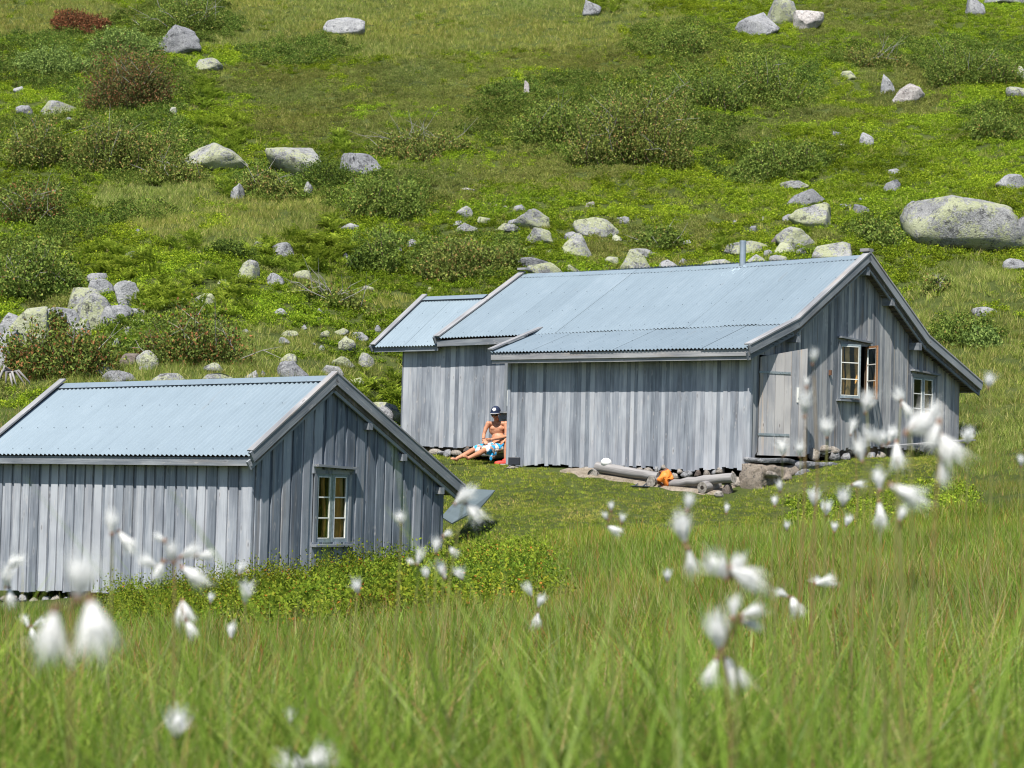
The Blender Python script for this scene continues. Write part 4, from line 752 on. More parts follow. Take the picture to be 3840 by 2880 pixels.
# ---------------------------------------------------------------- boulders on the slope
L_, g_, q_, b_ = S_LICH, S_GREY, S_QRTZ, S_BRWN
BO = [ # x0,x1,y0,y1,mat,label,tilt
 (555, 778, 88, 196, g_, 'big grey slab sloping right beside the pale green juniper near the top left', 12), (717, 829, 217, 265, L_, 'grey boulder just right of and below the big top left slab', 0),
 (51, 96, 322, 347, g_, 'small pale stone above the two joined boulders on the far left', 0), (125, 307, 362, 434, L_, 'broad pointed grey boulder on the far left, joined to a smaller one', 0),
 (62, 135, 386, 430, g_, 'rounded boulder touching the left side of the broad pointed one', 0), (235, 283, 437, 458, g_, 'low grey stone just below the broad pointed far left boulder', 0),
 (292, 313, 353, 375, g_, 'tiny stone right above the broad far left boulder', 0), (628, 670, 394, 436, L_, 'small upright pointed stone right of the brown bush', -8),
 (678, 922, 518, 628, L_, 'large pale lichened boulder, left of the slanting one on the slope', 0), (1006, 1256, 530, 645, L_, 'long boulder slanting up to the right behind the dark bush', -20),
 (1255, 1413, 560, 656, g_, 'sharp grey boulder sloping right, next to the long slanting boulder', 14), (866, 914, 690, 744, g_, 'stone half hidden at the left foot of the twiggy round bush', 0),
 (1139, 1170, 676, 734, L_, 'narrow upright stone in front of the dark cushion bush', 0), (1218, 1372, 50, 128, g_, 'heather-topped grey boulder in the grass near the top centre left', 0),
 (937, 1013, 898, 926, L_, 'flat stone at the upper left of the fern bank', -8), (1013, 1097, 916, 960, g_, 'brownish grey stone in the fern bank', 8), (1124, 1154, 907, 940, g_, 'small stone among the ferns right of the brownish one', 0),
 (461, 530, 934, 978, g_, 'pale jagged stone above the ferns on the left slope', 0), (187, 223, 943, 965, g_, 'small stone in the leafy slope right of the dark left juniper', 0), (506, 524, 854, 876, g_, 'tiny upright stone on the grassy left slope', 0),
 (320, 410, 1012, 1062, g_, 'smooth dark grey block perched on top of the outcrop', 0), (298, 418, 1038, 1108, g_, 'sloping slab right below the perched block', 20), (396, 510, 1043, 1143, g_, 'tall slab on the right shoulder of the outcrop', 24),
 (225, 440, 1088, 1235, L_, 'main lichened dome of the left outcrop', 8), (20, 205, 1138, 1340, L_, 'steep lichened face at the left end of the outcrop', -18), (-60, 90, 1230, 1380, g_, 'grey rock cut by the left edge of the photo', -20), (70, 170, 1180, 1280, L_, 'yellow green lichen block between the junipers at the outcrop', 0),
 (130, 300, 1128, 1250, g_, 'broken slab between the dome and the steep face of the left outcrop', 14), (300, 480, 1112, 1225, g_, 'low slab spreading right from the outcrop dome', 18), (0, 130, 1170, 1300, g_, 'lower left slab of the outcrop beside the juniper', -22), (240, 380, 1060, 1160, L_, 'pale slab leaning on the outcrop below the perched block', 16), (250, 360, 1180, 1270, L_, 'lichened slab at the foot of the outcrop dome', 10), (380, 470, 1150, 1235, g_, 'split block at the right foot of the outcrop dome', -8),
 (476, 546, 1150, 1184, g_, 'pale angular stone right of the outcrop below the ferns', 0), (509, 548, 1134, 1151, g_, 'small stone above the pale angular one by the outcrop', 0), (426, 481, 1162, 1197, g_, 'grey stone tucked under the tall slab of the outcrop', 0), (432, 484, 1194, 1232, g_, 'darker stone below the tucked grey one at the outcrop', 0),
 (476, 538, 1188, 1230, L_, 'round stone in the pile right of the outcrop', 0), (557, 600, 1186, 1214, L_, 'stone at the right end of the outcrop pile', 0), (446, 514, 1218, 1258, L_, 'lichened stone at the foot of the outcrop pile', 0), (420, 460, 1256, 1312, g_, 'narrow stone beside the lower left juniper', 0),
 (434, 526, 1314, 1370, b_, 'brown mossy stone with a white patch on top', 0), (512, 598, 1292, 1378, L_, 'upright pear-shaped boulder under the reddish juniper', 0), (343, 424, 1354, 1404, L_, 'yellowish boulder at the right foot of the big lower left juniper', 0),
 (384, 512, 1378, 1434, g_, 'rough grey boulder just above the smaller cabin roof, left part', 0), (512, 567, 1368, 1390, g_, 'low flat stone under the pear-shaped boulder', 0), (560, 695, 1388, 1444, L_, 'mottled boulder above the middle of the smaller cabin roof', 0),
 (730, 866, 1392, 1456, L_, 'wedge boulder touching the smaller cabin ridge line', 14), (760, 842, 1354, 1394, L_, 'oval stone above the wedge boulder', 0), (920, 978, 1384, 1428, L_, 'roundish boulder left of the wide low one behind the cabin ridge', 0), (972, 996, 1390, 1413, g_, 'little dark stone wedged beside the wide low boulder', 0),
 (1005, 1165, 1362, 1422, g_, 'wide low domed boulder above the smaller cabin ridge', 0), (1056, 1117, 1312, 1366, L_, 'tilted block standing on the wide low boulder', -15), (709, 810, 1102, 1142, L_, 'pale boulder half sunk in ferns', 0), (897, 984, 985, 1050, L_, 'dark-striped boulder above the lone fern', -12),
 (985, 1060, 1028, 1068, g_, 'grey stone right of and below the dark-striped boulder', 0), (1095, 1165, 1003, 1046, L_, 'pale stone at the lower right edge of the fern bank', 0), (806, 864, 1047, 1068, L_, 'flat stone left of the lone fern, upper of two', 0), (824, 870, 1065, 1095, g_, 'flat stone left of the lone fern, lower of two', 0),
 (210, 236, 1004, 1032, g_, 'small square stone on the left slope beside the perched block', 0), (1054, 1123, 1234, 1262, L_, 'long pale stone in the grass, upper left of the scattered ones', 6), (1033, 1087, 1264, 1288, g_, 'flat stone just below the long pale one', 0), (1192, 1235, 1240, 1264, L_, 'small pale stone, middle of the scattered row', 0),
 (1254, 1307, 1229, 1254, L_, 'pale rough stone at the right of the scattered row', 0), (1316, 1380, 1238, 1274, g_, 'brownish stone left of the wing roof corner', 0), (1253, 1329, 1266, 1314, L_, 'sloping boulder left of the wing roof eave', 12), (1182, 1232, 1291, 1318, g_, 'low grey stone below the scattered row', -8), (1160, 1184, 1283, 1294, g_, 'tiny stone beside the low grey one below the row', 0),
 (1240, 1334, 1331, 1374, L_, 'double-humped boulder behind the smaller cabin', 0), (1338, 1404, 1320, 1374, L_, 'leaning pointed boulder near the wing wall', -18), (1198, 1288, 1358, 1408, L_, 'lichened boulder in front of the double-humped one', -8), (1310, 1374, 1410, 1444, L_, 'pale stone right of the smaller cabin apex', 0), (1175, 1242, 1423, 1440, g_, 'flat stone just left of the smaller cabin apex', 0),
 (1020, 1081, 1155, 1182, g_, 'brownish low stone in leafy slope left of the dead branches', 0), (1187, 1214, 1156, 1180, g_, 'round stone under the dead branches', 0), (1358, 1407, 1069, 1092, L_, 'pale stone right of the dead branches', 0), (1127, 1151, 1216, 1234, g_, 'small stone above the scattered row', 0), (908, 935, 1233, 1248, g_, 'small stone right of the reddish juniper', 0),
 (1405, 1428, 1222, 1242, g_, 'small stone at the wing roof edge', 0), (1284, 1332, 966, 998, g_, 'pale stone left of the small dark junipers', 0), (1283, 1308, 942, 975, g_, 'narrow stone above the pale one by the small dark junipers', 0), (1390, 1512, 1496, 1580, L_, 'big speckled boulder beside the wing wall', 0), (1380, 1470, 1520, 1600, g_, 'grey boulder half behind the smaller cabin roof, next to the wing wall', 0),
 (1716, 1784, 769, 810, L_, 'stone at the upper left of the central boulder field', -8), (1791, 1842, 808, 838, L_, 'egg-shaped stone in the central boulder field', 0), (1704, 1808, 836, 868, L_, 'long yellowish flat boulder at the left of the central field', -6), (1690, 1746, 825, 845, g_, 'low stone behind the long yellowish boulder', 0),
 (1854, 1958, 832, 866, L_, 'dark and yellow flat boulder left of the central mound', 0), (1906, 1952, 823, 842, g_, 'grey stone behind the dark and yellow boulder', 0), (1920, 1976, 760, 792, g_, 'grey stone above the big central mound boulder', 0), (1925, 2076, 779, 850, L_, 'big central mound boulder with dark left side', 0),
 (1969, 2103, 854, 912, L_, 'wide yellowish boulder below the central mound boulder', 6), (2156, 2332, 800, 880, L_, 'wide heather-capped boulder at the right of the central field', 0), (2312, 2362, 804, 836, g_, 'pale stone at the right shoulder of the heather-capped boulder', 0), (2112, 2222, 883, 956, L_, 'yellow lichened boulder rising to the right', -16),
 (2118, 2166, 862, 900, g_, 'mottled stone between the two yellow boulders', 0), (2290, 2328, 880, 912, L_, 'small tilted stone below the heather-capped boulder', 25), (1938, 2060, 955, 1004, g_, 'grey dome above the left end of the big roof', 0), (1982, 2112, 976, 1034, L_, 'yellow and grey boulder touching the big roof ridge at left', -8), (2116, 2173, 995, 1026, L_, 'round stone on the ridge line right of the yellow and grey one', 0),
 (2272, 2332, 952, 990, L_, 'grey-yellow stone at the left of the large speckled boulder', -15), (2340, 2450, 921, 962, L_, 'boulder behind the large speckled one', 0), (2322, 2436, 940, 1024, L_, 'large speckled boulder above the roof ridge', 0), (2448, 2538, 974, 1012, g_, 'dark grey boulder on the ridge line, middle', 10), (2545, 2577, 966, 990, g_, 'small round stone near the ridge line left of the flue', 0),
 (1726, 1781, 703, 716, q_, 'narrow white stone on the heather slope', 0), (2046, 2071, 936, 950, L_, 'small pale stone below the wide yellowish boulder', 0), (1885, 1905, 769, 782, L_, 'tiny white stone beside the grey one above the mound', 0), (1855, 1871, 765, 777, L_, 'tiny pale stone at the top of the central field', 0), (2192, 2230, 752, 778, q_, 'broken white rock in a brown patch above the central field', 0),
 (1956, 1984, 306, 358, q_, 'bright white upright rock beside the large spreading juniper', 5), (2168, 2250, -5, 54, g_, 'dark cracked boulder at the top edge, centre', 0), (1278, 1348, 828, 864, g_, 'mossy stone below the upright juniper thicket', 0), (1526, 1564, 896, 930, g_, 'grey stone left of the willow thicket', 0), (1493, 1516, 930, 950, g_, 'small stone below and left of the grey one by the willow', 0),
 (1466, 1492, 906, 934, b_, 'brownish stone left of the grey one by the willow', 0), (1598, 1628, 1071, 1092, L_, 'small stone below the willow thicket', 0), (2750, 2910, 50, 130, g_, 'rounded grey boulder at the top right, left of the outcrop', 10), (2872, 3000, -40, 88, L_, 'grey outcrop wall cut by the top edge, right part', 15), (2950, 3075, 20, 108, q_, 'whitish broken rock sloping from the top outcrop', 35),
 (3612, 3690, -20, 54, g_, 'hanging grey rock at the top right edge', 0), (3690, 3860, -20, 14, g_, 'pale rock ledge along the top right corner', 0), (3156, 3220, 262, 296, L_, 'small flat white-grey stone on the upper right slope', 6), (3300, 3350, 268, 350, g_, 'grey rock at the left end of the white rock streak', 10), (3335, 3465, 300, 384, q_, 'white rock streak sloping down right in the heather', 30),
 (3800, 3860, 243, 300, L_, 'pale stone on the right edge, upper of two', 0), (3776, 3860, 312, 368, L_, 'pale stone on the right edge, lower of two', 0), (3225, 3280, 496, 548, g_, 'grey upright stone in the middle of the right slope', 0), (3118, 3156, 490, 511, g_, 'low brownish stone left of the grey upright one', 0), (3150, 3185, 540, 550, q_, 'tiny white stone left below the grey upright one', 0),
 (3334, 3389, 623, 656, g_, 'small domed stone above the grey angular one on the right slope', 0), (3304, 3374, 674, 720, g_, 'pale angular stone on the right slope', 0), (3742, 3860, 646, 708, g_, 'pale long stone at the right edge above the huge boulder', -10), (2926, 3036, 670, 708, L_, 'flat boulder under the upright juniper and fern', 0), (2951, 3086, 703, 768, g_, 'grey boulder sloping right below the flat one', 14),
 (2972, 3156, 758, 850, L_, 'large yellow lichened boulder above the pair near the ridge', -14), (2920, 3062, 835, 925, L_, 'tall yellow lichened boulder in the stack left of the gable apex', -14), (2904, 2988, 903, 952, L_, 'low rounded boulder at the left foot of the tall yellow one', 0), (2980, 3026, 925, 952, g_, 'little grey stone right of the low rounded boulder', 0),
 (3040, 3232, 888, 974, L_, 'wide domed boulder just left of the gable apex', 8), (2722, 2874, 888, 950, L_, 'domed boulder behind the flue pipe', 0), (2860, 2900, 934, 960, g_, 'small stone right of the domed boulder behind the flue', 0), (2644, 2772, 966, 1000, L_, 'low mossy boulder on the ridge line left of the flue', 0), (2796, 2886, 954, 995, L_, 'boulder on the ridge line right of the flue', 0), (2888, 2976, 953, 994, L_, 'speckled boulder at the ridge, second right of the flue', 0),
 (3150, 3202, 760, 780, g_, 'low stone right of the large yellow boulder', 0), (3194, 3258, 760, 800, g_, 'grey domed stone right of the low one', 0), (3220, 3250, 738, 760, g_, 'small stone above the grey domed one', 0), (3388, 3452, 749, 786, g_, 'grey stone near the upper left of the huge boulder', 0), (3410, 3850, 738, 925, L_, 'huge pale overhanging boulder at the right edge', 0),
 (3800, 3870, 800, 896, g_, 'rock behind the right end of the huge boulder', 0), (2934, 2982, 795, 828, g_, 'mottled stone left of the large yellow boulder', 10), (2894, 2943, 872, 918, b_, 'brownish stone left of the tall yellow boulder', 0), (3764, 3850, 964, 1008, g_, 'grey stone below the huge boulder at the right edge', 0), (3650, 3738, 1140, 1184, g_, 'lone grey boulder on the grassy right slope', 0),
 (2744, 2764, 824, 843, L_, 'tiny lichened stone left of the white chip', 0), (2858, 2866, 812, 830, q_, 'upright white chip of stone above the flue', 0), (2554, 2602, 897, 920, g_, 'low pale stone above the ridge, left of the flue', 0), (3206, 3234, 810, 824, g_, 'small stone above the dark little juniper', 0), (2812, 2843, 846, 870, g_, 'small brownish stone above the domed boulder behind the flue', 0),
 (3172, 3197, 847, 862, q_, 'small pale stone left of the dark little juniper', 0), (2670, 2699, 914, 933, g_, 'small stone left of the domed boulder behind the flue', 0), (2444, 2470, 945, 956, L_, 'small oval stone right of the large speckled boulder', 0)]
for k, (a, b, c, d, mt, lb, tl) in enumerate(BO):
    hugeb = (b - a) > 380
    stone('boulder', a, b, c, d, mt, lb, 'boulder', 'boulders on the hillside', seed=100 + k, y0=46.5, tilt=tl, sub=4 if (b - a) > 90 else 3, facets=9 if hugeb else 11, rough=.06, sink=.05 if hugeb else .2)
# ---------------------------------------------------------------- vegetation
HID = bpy.data.collections.new('plant_models')
def quads(P, A, B):
    """leaf quads: centres P, half axes A (length) and B (width) -> diamond leaves"""
    V = np.stack([P - A, P + B, P + A, P - B], 1).reshape(-1, 3); F = np.arange(len(V)).reshape(-1, 4); return V, F
def rdir(R, n): v = R.normal(size=(n, 3)); return v / np.linalg.norm(v, axis=1)[:, None]
def leafclump(seed, n, rad, hgt, ls, up=.5):
    R = np.random.default_rng(seed); a = R.uniform(0, 2 * pi, n); r = rad * np.sqrt(R.uniform(0, 1, n)); h = hgt * R.uniform(.1, 1, n) * (1 - (r / rad) ** 2 * .6)
    k = R.integers(0, 7, n); ca = R.uniform(0, 2 * pi, 7); cr = rad * .6; cx = cr * np.cos(ca) * R.uniform(.2, 1, 7); cy = cr * np.sin(ca) * R.uniform(.2, 1, 7); ch = R.uniform(.55, 1.15, 7)
    P = np.stack([cx[k] + r * .5 * np.cos(a), cy[k] + r * .5 * np.sin(a), h * ch[k]], 1)
    A = rdir(R, n) + np.array([0, 0, up * .3]); A /= np.linalg.norm(A, axis=1)[:, None]; B = np.cross(A, rdir(R, n) + np.array([0, 0, up])); B /= np.linalg.norm(B, axis=1)[:, None] + 1e-6
    s = ls * R.uniform(.6, 1.3, n)[:, None]; return quads(P, A * s, B * s * .55)
def grasstuft(seed, n, rad, h0, h1, wd, lean=.35, segs=4):
    R = np.random.default_rng(seed); V = []; F = []
    for i in range(n):
        a = R.uniform(0, 2 * pi); r = rad * sqrt(R.uniform(0, 1)); p = np.array([r * cos(a), r * sin(a), -.02]); b = R.uniform(0, 2 * pi); ln = R.uniform(.05, lean); H = R.uniform(h0, h1)
        d = np.array([cos(b) * ln, sin(b) * ln, 1.]); sd = np.array([-sin(a + 1), cos(a + 1), 0]) * wd * R.uniform(.6, 1.2); bend = R.uniform(.1, .5) * ln * 2; b0 = len(V)
        for k in range(segs + 1):
            t = k / segs; q = p + d * H * t + np.array([cos(b), sin(b), -.4]) * bend * H * t * t; w_ = sd * (1 - t ** 1.6 * .92); V += [q - w_, q + w_]
        F += [[b0 + 2 * k, b0 + 2 * k + 1, b0 + 2 * k + 3, b0 + 2 * k + 2] for k in range(segs)]
    return np.array(V), F
def fern(seed, nf=9, L=.5):
    R = np.random.default_rng(seed); V = []; F = []
    for i in range(nf):
        a = 2 * pi * i / nf + R.uniform(-.3, .3); el = R.uniform(.9, 1.3); l = L * R.uniform(.75, 1.1); n = 15; p = np.zeros(3)
        for k in range(n):
            t = k / n; e = el - 1.5 * t * t; d = np.array([cos(a) * cos(e), sin(a) * cos(e), sin(e)]); p = p + d * l / n
            s = np.array([-sin(a), cos(a), 0]); pl = l * .23 * (sin(pi * min(1, t * .85 + .12)) ** .8) * (1.05 - t * .6)
            if k < 2: continue
            for sg in (-1, 1):
                q = p + s * sg * pl * .5 + d * pl * .12 + np.array([0, 0, -.06 * pl]); A = (s * sg + d * .3) * pl * .5; B = d * l / n * .52; b0 = len(V)
                V += [q - A, q + B, q + A, q - B]; F.append([b0, b0 + 1, b0 + 2, b0 + 3])
    return np.array(V), F
def heather(seed, n, rad, h):
    R = np.random.default_rng(seed); V = []; F = []
    for i in range(n):
        a = R.uniform(0, 2 * pi); r = rad * sqrt(R.uniform(0, 1)); p = np.array([r * cos(a), r * sin(a), 0]); d = np.array([R.normal() * .35, R.normal() * .35, 1]); d /= np.linalg.norm(d); H = h * R.uniform(.5, 1) * (1 - .4 * (r / rad) ** 2)
        for k in range(5):
            q = p + d * H * (.25 + .75 * k / 4); A = (d + R.normal(size=3) * .5) * H * .16; B = np.cross(A, R.normal(size=3)); B = B / (np.linalg.norm(B) + 1e-9) * .008; b0 = len(V)
            V += [q - A, q + B, q + A, q - B]; F.append([b0, b0 + 1, b0 + 2, b0 + 3])
    return np.array(V), F
def proto(key, gens, mat):
    c = bpy.data.collections.new(key)
    for i, (V, F) in enumerate(gens):
        me = bpy.data.meshes.new(key); me.from_pydata(np.asarray(V).tolist(), [], F if isinstance(F, list) else F.tolist()); me.materials.append(mat)
        c.objects.link(bpy.data.objects.new('%s_%02d' % (key, i), me))
    return c
def scatter(name, P, coll, scl, tint, label=None, np_=4, tilt=.15, parent=None, kind='stuff', cat=None):
    n = len(P); me = bpy.data.meshes.new(name); me.vertices.add(n); me.vertices.foreach_set('co', np.asarray(P, 'f').ravel())
    rot = np.stack([rng.normal(0, tilt, n), rng.normal(0, tilt, n), rng.uniform(0, 2 * pi, n)], 1)
    me.attributes.new('rot', 'FLOAT_VECTOR', 'POINT').data.foreach_set('vector', rot.astype('f').ravel())
    me.attributes.new('scl', 'FLOAT', 'POINT').data.foreach_set('value', np.asarray(scl, 'f'))
    me.attributes.new('pid', 'INT', 'POINT').data.foreach_set('value', rng.integers(0, np_, n).astype('i'))
    t4 = np.ones((n, 4)); t4[:, :3] = tint; me.attributes.new('tint', 'FLOAT_COLOR', 'POINT').data.foreach_set('color', t4.astype('f').ravel())
    o = bpy.data.objects.new(name, me); SC.collection.objects.link(o); tag(o, label, cat, None, kind)
    ng = bpy.data.node_groups.new(name, 'GeometryNodeTree'); ng.interface.new_socket('Geometry', in_out='INPUT', socket_type='NodeSocketGeometry'); ng.interface.new_socket('Geometry', in_out='OUTPUT', socket_type='NodeSocketGeometry')
    gi = ng.nodes.new('NodeGroupInput'); go = ng.nodes.new('NodeGroupOutput'); ip = ng.nodes.new('GeometryNodeInstanceOnPoints'); ci = ng.nodes.new('GeometryNodeCollectionInfo')
    ci.inputs['Collection'].default_value = coll; ci.inputs['Separate Children'].default_value = True; ci.inputs['Reset Children'].default_value = True
    def na(nm, ty):
        x = ng.nodes.new('GeometryNodeInputNamedAttribute'); x.data_type = ty; x.inputs['Name'].default_value = nm; return x.outputs['Attribute']
    ng.links.new(gi.outputs[0], ip.inputs['Points']); ng.links.new(ci.outputs[0], ip.inputs['Instance']); ip.inputs['Pick Instance'].default_value = True
    ng.links.new(na('pid', 'INT'), ip.inputs['Instance Index']); ng.links.new(na('rot', 'FLOAT_VECTOR'), ip.inputs['Rotation']); ng.links.new(na('scl', 'FLOAT'), ip.inputs['Scale']); ng.links.new(ip.outputs[0], go.inputs[0])
    md = o.modifiers.new('scatter', 'NODES'); md.node_group = ng; return o
GR = [(.0, (0.088, 0.145, 0.016)), (.35, (0.175, 0.254, 0.022)), (.7, (0.280, 0.362, 0.030)), (1., (0.420, 0.450, 0.050))]
LM_BIL = leafmat('bilberry_leaves', GR, trans=.3, gloss=.0)
LM_HEA = leafmat('heather_twigs', [(0, (0.075, 0.083, 0.026)), (.4, (0.143, 0.150, 0.039)), (.75, (0.210, 0.188, 0.065)), (1, (0.285, 0.210, 0.117))], trans=.15, gloss=.0)
LM_GRA = leafmat('hill_grass_blades', [(0, (0.131, 0.182, 0.036)), (.5, (0.232, 0.273, 0.066)), (.85, (0.362, 0.351, 0.132)), (1, (0.580, 0.455, 0.240))], trans=.35, gloss=.0)
LM_FER = leafmat('fern_fronds', [(0, (.10, .17, .02)), (.6, (.20, .29, .03)), (1, (.31, .39, .06))], trans=.4, gloss=.0)
LM_LAW = leafmat('lawn_blades', [(0, (0.120, 0.182, 0.022)), (.5, (0.225, 0.286, 0.039)), (.88, (0.330, 0.351, 0.066)), (1, (0.630, 0.468, 0.198))], trans=.35, gloss=.0)
LM_MEA = leafmat('meadow_blades', [(0, (.10, .17, .025)), (.3, (.19, .28, .035)), (.64, (.28, .38, .055)), (.88, (.38, .44, .10)), (.92, (.50, .42, .20)), (.955, (.42, .14, .04)), (1, (.52, .50, .32))], trans=.45, gloss=.01)
LM_BUS = leafmat('bush_leaves', [(.0, (0.080, 0.145, 0.018)), (.4, (0.176, 0.275, 0.024)), (.8, (0.304, 0.406, 0.039)), (.94, (0.416, 0.478, 0.055)), (.96, (0.480, 0.145, 0.033)), (1, (0.560, 0.290, 0.066))], trans=.35, gloss=.0)
C_BIL = proto('bilberry', [leafclump(10 + i, 170, .21, .17, .021) for i in range(4)], LM_BIL)
C_HEA = proto('heather', [heather(20 + i, 55, .19, .17) for i in range(4)], LM_HEA)
C_GRA = proto('hillgrass', [grasstuft(30 + i, 46, .16, .10, .26, .006, .6, 3) for i in range(4)], LM_GRA)
C_FER = proto('fern', [fern(40 + i) for i in range(4)], LM_FER)
C_LAW = proto('lawn', [grasstuft(50 + i, 60, .13, .025, .06, .005, .8, 2) for i in range(4)], LM_LAW)
C_MEA = proto('meadow', [grasstuft(60 + i, 34, .11, .13, .37, .0019, .75, 5) for i in range(4)], LM_MEA)
C_MEF = proto('meadowfar', [grasstuft(70 + i, 40, .15, .12, .33, .0035, .55, 3) for i in range(4)], LM_MEA)
C_BUS = proto('bushleaf', [leafclump(80 + i, 420, .24, .38, .0125, .8) for i in range(4)], LM_BUS)
def fan(y0, y1, dens, half=.30):
    A = half * (y1 ** 2 - y0 ** 2); n = int(A * dens); y = np.sqrt(rng.uniform(y0 ** 2, y1 ** 2, n)); x = rng.uniform(-half, half, n) * y; return x, y
def inhut(x, y):
    out = np.zeros(len(x), bool)
    for fr, rects in ((HF, ((-.02, 5.95, -.02, 7.65), (5.8, 10.0, 1.1, 7.65))), (LF, ((-.02, 5.25, -.02, 4.2),))):
        q = np.stack([x, y], 1) - fr.O[:2]; u = q @ fr.u[:2]; v = q @ fr.v[:2]
        for a, b, c, d in rects: out |= (u > a) & (u < b) & (v > c) & (v < d)
    return out
# boulder footprints, so that plants do not poke out of them
BF = [(o.location.x, o.location.y, max(abs(c[0]) for c in o.bound_box)) for o in SC.objects if o.name.startswith('boulder')]
def clearb(x, y, f=.5):
    k = np.ones(len(x), bool)
    for bx, by, r in BF:
        if r > .35: k &= ((x - bx) ** 2 + ((y - by) * 1.2) ** 2) > (r * f) ** 2
    return k
def ell(px, py, L):
    o = np.zeros(len(px))
    for cx, cy, rx, ry, s in L: o = np.maximum(o, s * np.clip(1.5 - np.sqrt(((px - cx) / rx) ** 2 + ((py - cy) / ry) ** 2) , 0, 1) / .5 * 1.0)
    return np.clip(o, 0, 1)
E_GR = [(1500, 80, 800, 110, 1), (150, 60, 260, 60, 1), (900, 800, 330, 110, 1), (640, 740, 200, 50, .7), (3650, 1350, 260, 330, 1), (3600, 1620, 260, 130, 1), (1050, 1400, 480, 45, .8), (1100, 1280, 400, 60, .5), (500, 720, 180, 60, .6), (1450, 1120, 200, 60, .4), (1200, 1080, 150, 60, .4), (400, 1420, 300, 40, .9)]
E_HE = [(1700, 370, 480, 130, 1), (2300, 210, 360, 70, 1), (1250, 420, 330, 140, .75), (3250, 70, 260, 80, 1), (3420, 300, 160, 90, .9), (1650, 700, 300, 80, .7), (2100, 620, 250, 120, .6), (2750, 480, 200, 60, .7), (2300, 870, 120, 50, .7), (900, 300, 220, 70, .6), (2960, 430, 160, 50, .6), (60, 240, 100, 60, .4), (1080, 860, 60, 40, 1), (2000, 450, 150, 90, .7)]
E_FE = [(430, 990, 110, 45, 1), (550, 1070, 70, 50, 1), (690, 1120, 200, 70, 1), (780, 1150, 130, 50, 1), (490, 1270, 55, 55, 1), (1130, 960, 170, 60, 1), (900, 1088, 32, 30, 1), (760, 362, 45, 45, 1), (1440, 1460, 90, 55, 1), (1380, 1440, 60, 50, 1), (850, 700, 30, 40, 1), (1290, 540, 40, 30, .8), (830, 490, 130, 40, .6), (3010, 668, 60, 18, 1), (3040, 920, 30, 40, 1), (2270, 20, 50, 30, 1), (260, 1010, 60, 30, .8), (880, 550, 50, 40, .6), (2720, 930, 50, 25, .8), (1750, 800, 200, 40, .25), (700, 920, 100, 40, .4), (1250, 860, 70, 40, .4)]
x, y = fan(46, 128, 27); k = ~inhut(x, y) & clearb(x, y); x, y = x[k], y[k]; z = TZ(x, y); px, py = project(np.stack([x, y, z], 1))
wob = fbm(x / 2.2, y / 2.2, 31, 3); wob2 = fbm(x / 1.0, y / 1.0, 77, 2)
k = ~((px > 1400) & (px < 3300) & (y < 49)) ; x, y, z, px, py, wob, wob2 = (q[k] for q in (x, y, z, px, py, wob, wob2))
pg = ell(px, py, E_GR); ph = ell(px, py, E_HE); pf = ell(px, py, E_FE); r1 = rng.uniform(0, 1, len(x))
g = pg + wob * 1.6 + rng.normal(0, .12, len(x)) > .52; g |= (r1 < .10); h = (~g) & ((ph * .8 + wob2 * 1.1 + wob * 1.1 + rng.normal(0, .2, len(x)) > .58) | (wob > .2)); f = (pf + wob2 * .5 > .55) & (r1 < .55)
b = ~(g | h)
def tn(base, x, y, amp=.35, s=1, yel=.12):
    n1 = fbm(x / 3.1, y / 3.1, 100 + s, 3); n2 = fbm(x / .8, y / .8, 140 + s, 2); l = 1 + amp * (n1 * 1.6 + n2 * .9) + rng.normal(0, .10, len(x)); l = np.clip(l, .4, 1.7)
    yy = fbm(x / 4.0, y / 4.0, 180 + s, 2) * 2 * yel; t = np.array(base)[None] * l[:, None]; t = t * np.stack([1 + yy * 1.2, 1 + 0 * yy, 1 - yy], 1); return np.clip(t, 0, 3)
P3 = np.stack([x, y, z - .03], 1)
def put(nm, m, coll, s0, s1, base, lab, dz=0, amp=.35, seed=1, tilt=.15):
    Q = P3[m] + np.array([0, 0, dz]); scatter(nm, Q, coll, rng.uniform(s0, s1, m.sum()), tn(base, x[m], y[m], amp, seed), lab, tilt=tilt, cat=None)
put('bilberry_cover', b & ~f, C_BIL, .75, 1.35, (.88, .95, .8), 'bright green bilberry leaves covering the hillside', amp=.75)
put('heather_cover', h, C_HEA, .8, 1.3, (1.2, 1.42, 1.1), 'olive brown heather patches across the slope', seed=2)
put('hillside_grass', g, C_GRA, .6, 1.2, (1.15, 1.2, .95), 'pale wild grass on the hillside', amp=.3, seed=3)
xx, yy_ = fan(48, 105, 9); zz = TZ(xx, yy_); ppx, ppy = project(np.stack([xx, yy_, zz], 1)); kk = (ell(ppx, ppy, E_FE) + .3 * fbm(xx, yy_, 5, 2) > .6) & ~inhut(xx, yy_) & clearb(xx, yy_)
x, y, z = xx[kk], yy_[kk], zz[kk]; P3 = np.stack([x, y, z - .02], 1)
put('fern_bank', np.ones(len(x), bool), C_FER, .65, 1.25, (1.1, 1.05, 1), 'bright lime green ferns growing in banks on the left slope', seed=4, amp=.2)
C_JUN = proto('creepjuniper', [leafclump(85 + i, 260, .30, .30, .026, .9) for i in range(4)], leafmat('creeping_juniper_needles', [(0, (0.061, 0.102, 0.022)), (.5, (0.134, 0.204, 0.039)), (.85, (0.232, 0.300, 0.061)), (1, (0.293, 0.204, 0.077))], trans=.3, gloss=.0))
